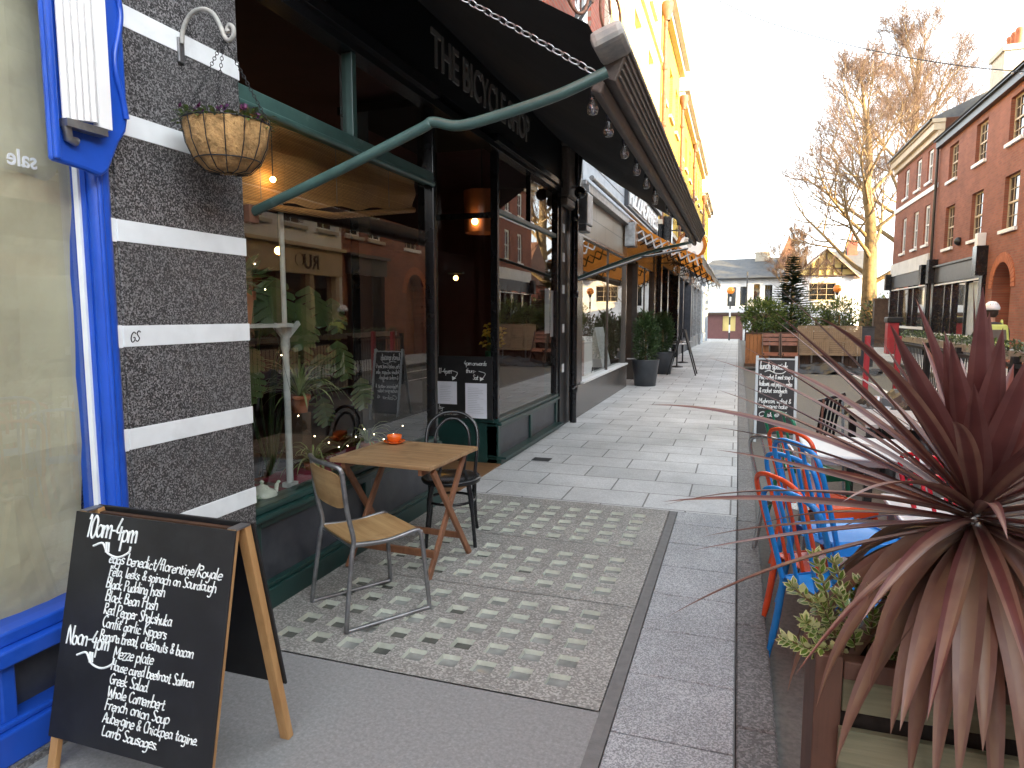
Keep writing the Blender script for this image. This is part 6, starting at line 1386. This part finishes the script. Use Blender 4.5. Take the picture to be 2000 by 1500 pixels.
# variegated euonymus
t = Thing('variegated_shrub', 'cream edged green shrub spilling over the corner of the trough', 'shrub', (.36,1.97,.6)); m = MB(); st = MB(); rg = random.Random(23)
def veuo(p, d, L):
    d = d.normalized(); up = Vector((rg.uniform(-.5,.5),rg.uniform(-.5,.2),1)); s = d.cross(up).normalized(); n = s.cross(d)
    for k, (f, mi, off) in enumerate(((1.0,1,0),(.66,0,.0006))):
        l = L*(1 if mi else .84); w_ = L*.24*f; b = p+d*(0 if mi else L*.06)
        pts = [b, b+d*l*.3+s*w_*.85, b+d*l*.62+s*w_, b+d*l, b+d*l*.62-s*w_, b+d*l*.3-s*w_*.85]
        m.add([q+n*off for q in pts], [(0,1,2,3,4,5)], mi)
twigs = [((.30,1.95,.62),(.17,1.90,.86)),((.31,1.96,.62),(.22,1.90,.95)),((.30,1.95,.62),(.20,1.87,.78)),((.33,1.97,.62),(.27,1.92,.93)),((.34,1.97,.62),(.33,1.93,.88)),((.36,1.97,.62),(.40,1.92,.90)),((.30,1.95,.62),(.155,1.88,.72)),((.31,1.95,.62),(.24,1.86,.72)),((.34,1.96,.62),(.28,1.88,.86)),((.40,1.97,.62),(.44,1.85,.74)),((.42,1.98,.62),(.47,1.93,.86)),((.36,1.97,.62),(.36,1.89,.88)),((.31,1.95,.62),(.235,1.9,.83))]
for a, b in twigs:
    a = Vector(a); b = Vector(b); c = (a+b)/2+Vector((rg.uniform(-.03,.03),rg.uniform(-.03,.03),.02)); P = smooth([a,c,b],6); st.tube(P, .0022, 5); D = (b-c).normalized()
    for k in range(4, len(P)):
        p = P[k]; L = .030+.008*rg.random()
        for j in range(4):
            q = j*1.571+k*.8; sd2 = D.orthogonal().normalized(); sd2.rotate(Quaternion(D, q)); veuo(p, sd2*(1.0-.45*k/len(P))+D*.55, L)
    for j in range(6):
        sd2 = D.orthogonal().normalized(); sd2.rotate(Quaternion(D, j*1.05)); veuo(b, sd2*.7+D*.8, .030)
t.part('leaves', m, ['euonymus_green','euonymus_cream']); t.part('twigs', st, 'bark')
# green broad leaves at the frame edge behind the cordyline
t = Thing('green_shrub', 'dark green bush with broad leaves behind the cordyline at right', 'shrub', (2.1,4.6,Z)); m = MB(); leaf_cloud(m,(2.15,4.7,.75),(.42,.5,.55),700,.14,.05,3,.2); t.part('foliage', m, ['laurel_c','laurel_a','bay_grey']); t.part('stem', MB().tube([(2.15,4.7,Z),(2.15,4.7,.7)], .03, 6), 'bark'); 
t.part('tub', MB().lathe([(.2,Z),(.28,.35),(.30,.36),(.26,.36),(.001,.3)], (2.15,4.7,0), 20), 'planter_metal')

# ================================================================== cyclist
t = Thing('cyclist', 'person in white helmet with hi-vis backpack cycling up the road', 'person', (4.32,14.0,Z), None, True)
def skin_body(name, joints, edges, rad, mat, parent, lev=2):
    me = bpy.data.meshes.new(name); me.from_pydata(joints, edges, []); me.materials.append(MATS[mat]); o = bpy.data.objects.new(name, me); COL.objects.link(o); o.parent = parent
    sk = o.modifiers.new('skin', 'SKIN'); o.modifiers.new('sub', 'SUBSURF').render_levels = lev; o.modifiers['sub'].levels = lev; sk.use_smooth_shade = True
    if not me.skin_vertices: me.attributes.new('skin', 'FLOAT', 'POINT') if False else None
    return o, me
class Skin:
    """limb surfaces built as tapered tubes fused through shared joints into one mesh"""
    def __init__(s): s.m = MB()
    def limb(s, pts, rad, n=14): s.m.tube(smooth(pts,5), [r for i in range(len(rad)-1) for r in [rad[i]+(rad[i+1]-rad[i])*k/5 for k in range(5)]]+[rad[-1]], n); return s
b = Skin()
b.limb([(0,-.12,1.02),(0,-.10,1.12),(0,.0,1.30),(0,.10,1.46),(0,.15,1.53)],[.13,.155,.16,.17,.075]); b.limb([(0,.14,1.50),(0,.18,1.60),(0,.20,1.66)],[.065,.055,.06])
for s in (-1,1):
    b.limb([(s*.10,.09,1.455),(s*.19,.12,1.42),(s*.25,.26,1.24),(s*.23,.47,1.13)],[.075,.062,.047,.036])
    b.limb([(s*.07,-.08,1.0),(s*.11,.20,.86 if s > 0 else .80),(s*.115,.08 if s > 0 else .16,.48 if s > 0 else .36),(s*.115,.14 if s > 0 else .22,.42 if s > 0 else .27)],[.10,.078,.05,.045])
bo = t.part('body', b.m, 'skin')
rm = bo.modifiers.new('fuse', 'REMESH'); rm.mode = 'VOXEL'; rm.voxel_size = .014; rm.use_smooth_shade = True
c_ = Skin(); c_.limb([(0,-.13,1.03),(0,-.10,1.12),(0,.0,1.30),(0,.10,1.46),(0,.145,1.52)],[.15,.172,.175,.185,.09])
for s in (-1,1): c_.limb([(s*.10,.09,1.455),(s*.19,.12,1.42),(s*.25,.26,1.24),(s*.235,.45,1.14)],[.09,.076,.060,.046])
j = t.part('jacket', c_.m, 'jacket', bo); rm = j.modifiers.new('fuse','REMESH'); rm.mode='VOXEL'; rm.voxel_size=.016; rm.use_smooth_shade=True
c_ = Skin(); c_.limb([(0,-.14,.98),(0,-.12,1.08)],[.15,.17])
for s in (-1,1): c_.limb([(s*.07,-.08,1.0),(s*.11,.20,.86 if s > 0 else .80),(s*.115,.08 if s > 0 else .16,.48 if s > 0 else .36)],[.125,.092,.06])
j = t.part('trousers', c_.m, 'trousers', bo); rm = j.modifiers.new('fuse','REMESH'); rm.mode='VOXEL'; rm.voxel_size=.016; rm.use_smooth_shade=True
m = MB(); m.ball((0,.215,1.745), .098, 18, 0, 1.22); m.ball((0,.305,1.735), .018, 8); 
for s in (-1,1): m.ball((s*.096,.215,1.735), .024, 8, 0, 1.4)
t.part('head', m, 'skin', bo); m = MB()
for s in (-1,1): m.ball((s*.035,.298,1.755), .011, 8)
m.tube([(-.03,.300,1.69),(0,.305,1.687),(.03,.300,1.69)], .005, 6); t.part('face', m, 'hair', bo); t.part('hair', MB().ball((0,.195,1.745), .102, 16, 0, 1.1), 'hair', bo)
m = MB()
for s in (-1,1):
    m.ball((s*.23,.49,1.125), .038, 10, 0, .8)
    for k in range(4): m.tube(smooth([(s*(.205+.018*k),.50,1.14),(s*(.205+.018*k),.545,1.135),(s*(.205+.018*k),.555,1.105),(s*(.205+.018*k),.53,1.09)],3), .009, 6)
    m.tube([(s*.20,.48,1.12),(s*.185,.51,1.10),(s*.19,.53,1.095)], .010, 6)
t.part('hand', m, 'skin', bo)
m = MB(); m.lathe([(.001,.165),(.06,.155),(.105,.11),(.135,.045),(.132,.0),(.12,-.005),(.11,.0)], (0,0,0), 22); m.v = [(x*.92,.205+y*1.15,1.79+z*.95) for x,y,z in m.v]; h_ = t.part('helmet', m, 'helmet_white')
m = MB()
for a in (-.6,-.2,.2,.6):
    m.tube([(math.sin(a)*.118,.205-.125*math.cos(a)*1.08,1.83),(math.sin(a)*.085,.205-.098*math.cos(a)*1.1,1.895)], .013, 6)
t.part('vent', m, 'black_paint', h_)
pk = Thing('backpack', 'yellow green hi-vis backpack worn by the cyclist', 'backpack', (4.32,14.0,Z), None, True)
m = MB(); m.obox((0,-.14,1.30), .33, .20, .46, Matrix.Rotation(R(-22),3,'X')); pk.part('bag', m, 'hivis', bevel=.05)
m = MB(); m.obox((0,-.243,1.35), .22, .02, .20, Matrix.Rotation(R(-22),3,'X')); pk.part('dark_panel', m, 'pack_dark', bevel=.01); m = MB(); m.obox((0,-.205,1.17), .30, .06, .13, Matrix.Rotation(R(-22),3,'X')); pk.part('lower_pocket', m, 'hivis', bevel=.03)
m = MB()
for s in (-1,1): m.tube(smooth([(s*.10,-.03,1.49),(s*.13,.09,1.60),(s*.14,.25,1.42)],4), .02, 6)
pk.part('strap', m, 'hivis')
bk = Thing('bicycle', 'dark bicycle ridden up the road by the helmeted cyclist', 'bicycle', (4.32,14.0,Z), None, True)
for y in (-.42,.60):
    m = MB(); m.tube([(0,y+.335*math.cos(k*math.pi/18),.345+.335*math.sin(k*math.pi/18)) for k in range(36)], .014, 6, closed=True); wh = bk.part('wheel', m, 'rubber'); m = MB()
    for k in range(16): m.tube([(0,y,.345),(0,y+.33*math.cos(k*math.pi/8),.345+.33*math.sin(k*math.pi/8))], .0015, 3)
    bk.part('spokes', m, 'galv', wh)
m = MB()
for a, q in (((0,-.42,.345),(0,.02,.29)),((0,.02,.29),(0,-.12,.88)),((0,.02,.29),(0,.42,.80)),((0,-.10,.80),(0,.42,.86)),((0,-.42,.345),(0,-.10,.80)),((0,.42,.95),(0,.60,.345))): m.tube([a,q], .017, 8)
bk.part('frame', m, 'dark_metal'); bk.part('saddle', MB().tube([(0,-.24,.93),(0,-.1,.94),(0,.03,.93)], [.075,.05,.02], 10), 'rubber'); bk.part('handlebar', MB().tube([(-.28,.52,1.11),(-.1,.46,1.09),(.1,.46,1.09),(.28,.52,1.11)], .013, 8).tube([(0,.42,.95),(0,.46,1.09)], .015, 8), 'dark_metal'); bk.part('crank', MB().beam((.06,.02,.29),(.07,.10,.40),.02,.03).beam((-.06,.02,.29),(-.07,-.06,.18),.02,.03).box(.05,.15,.06,.15,.39,.41).box(-.15,-.05,-.10,-.01,.17,.19), 'dark_metal')
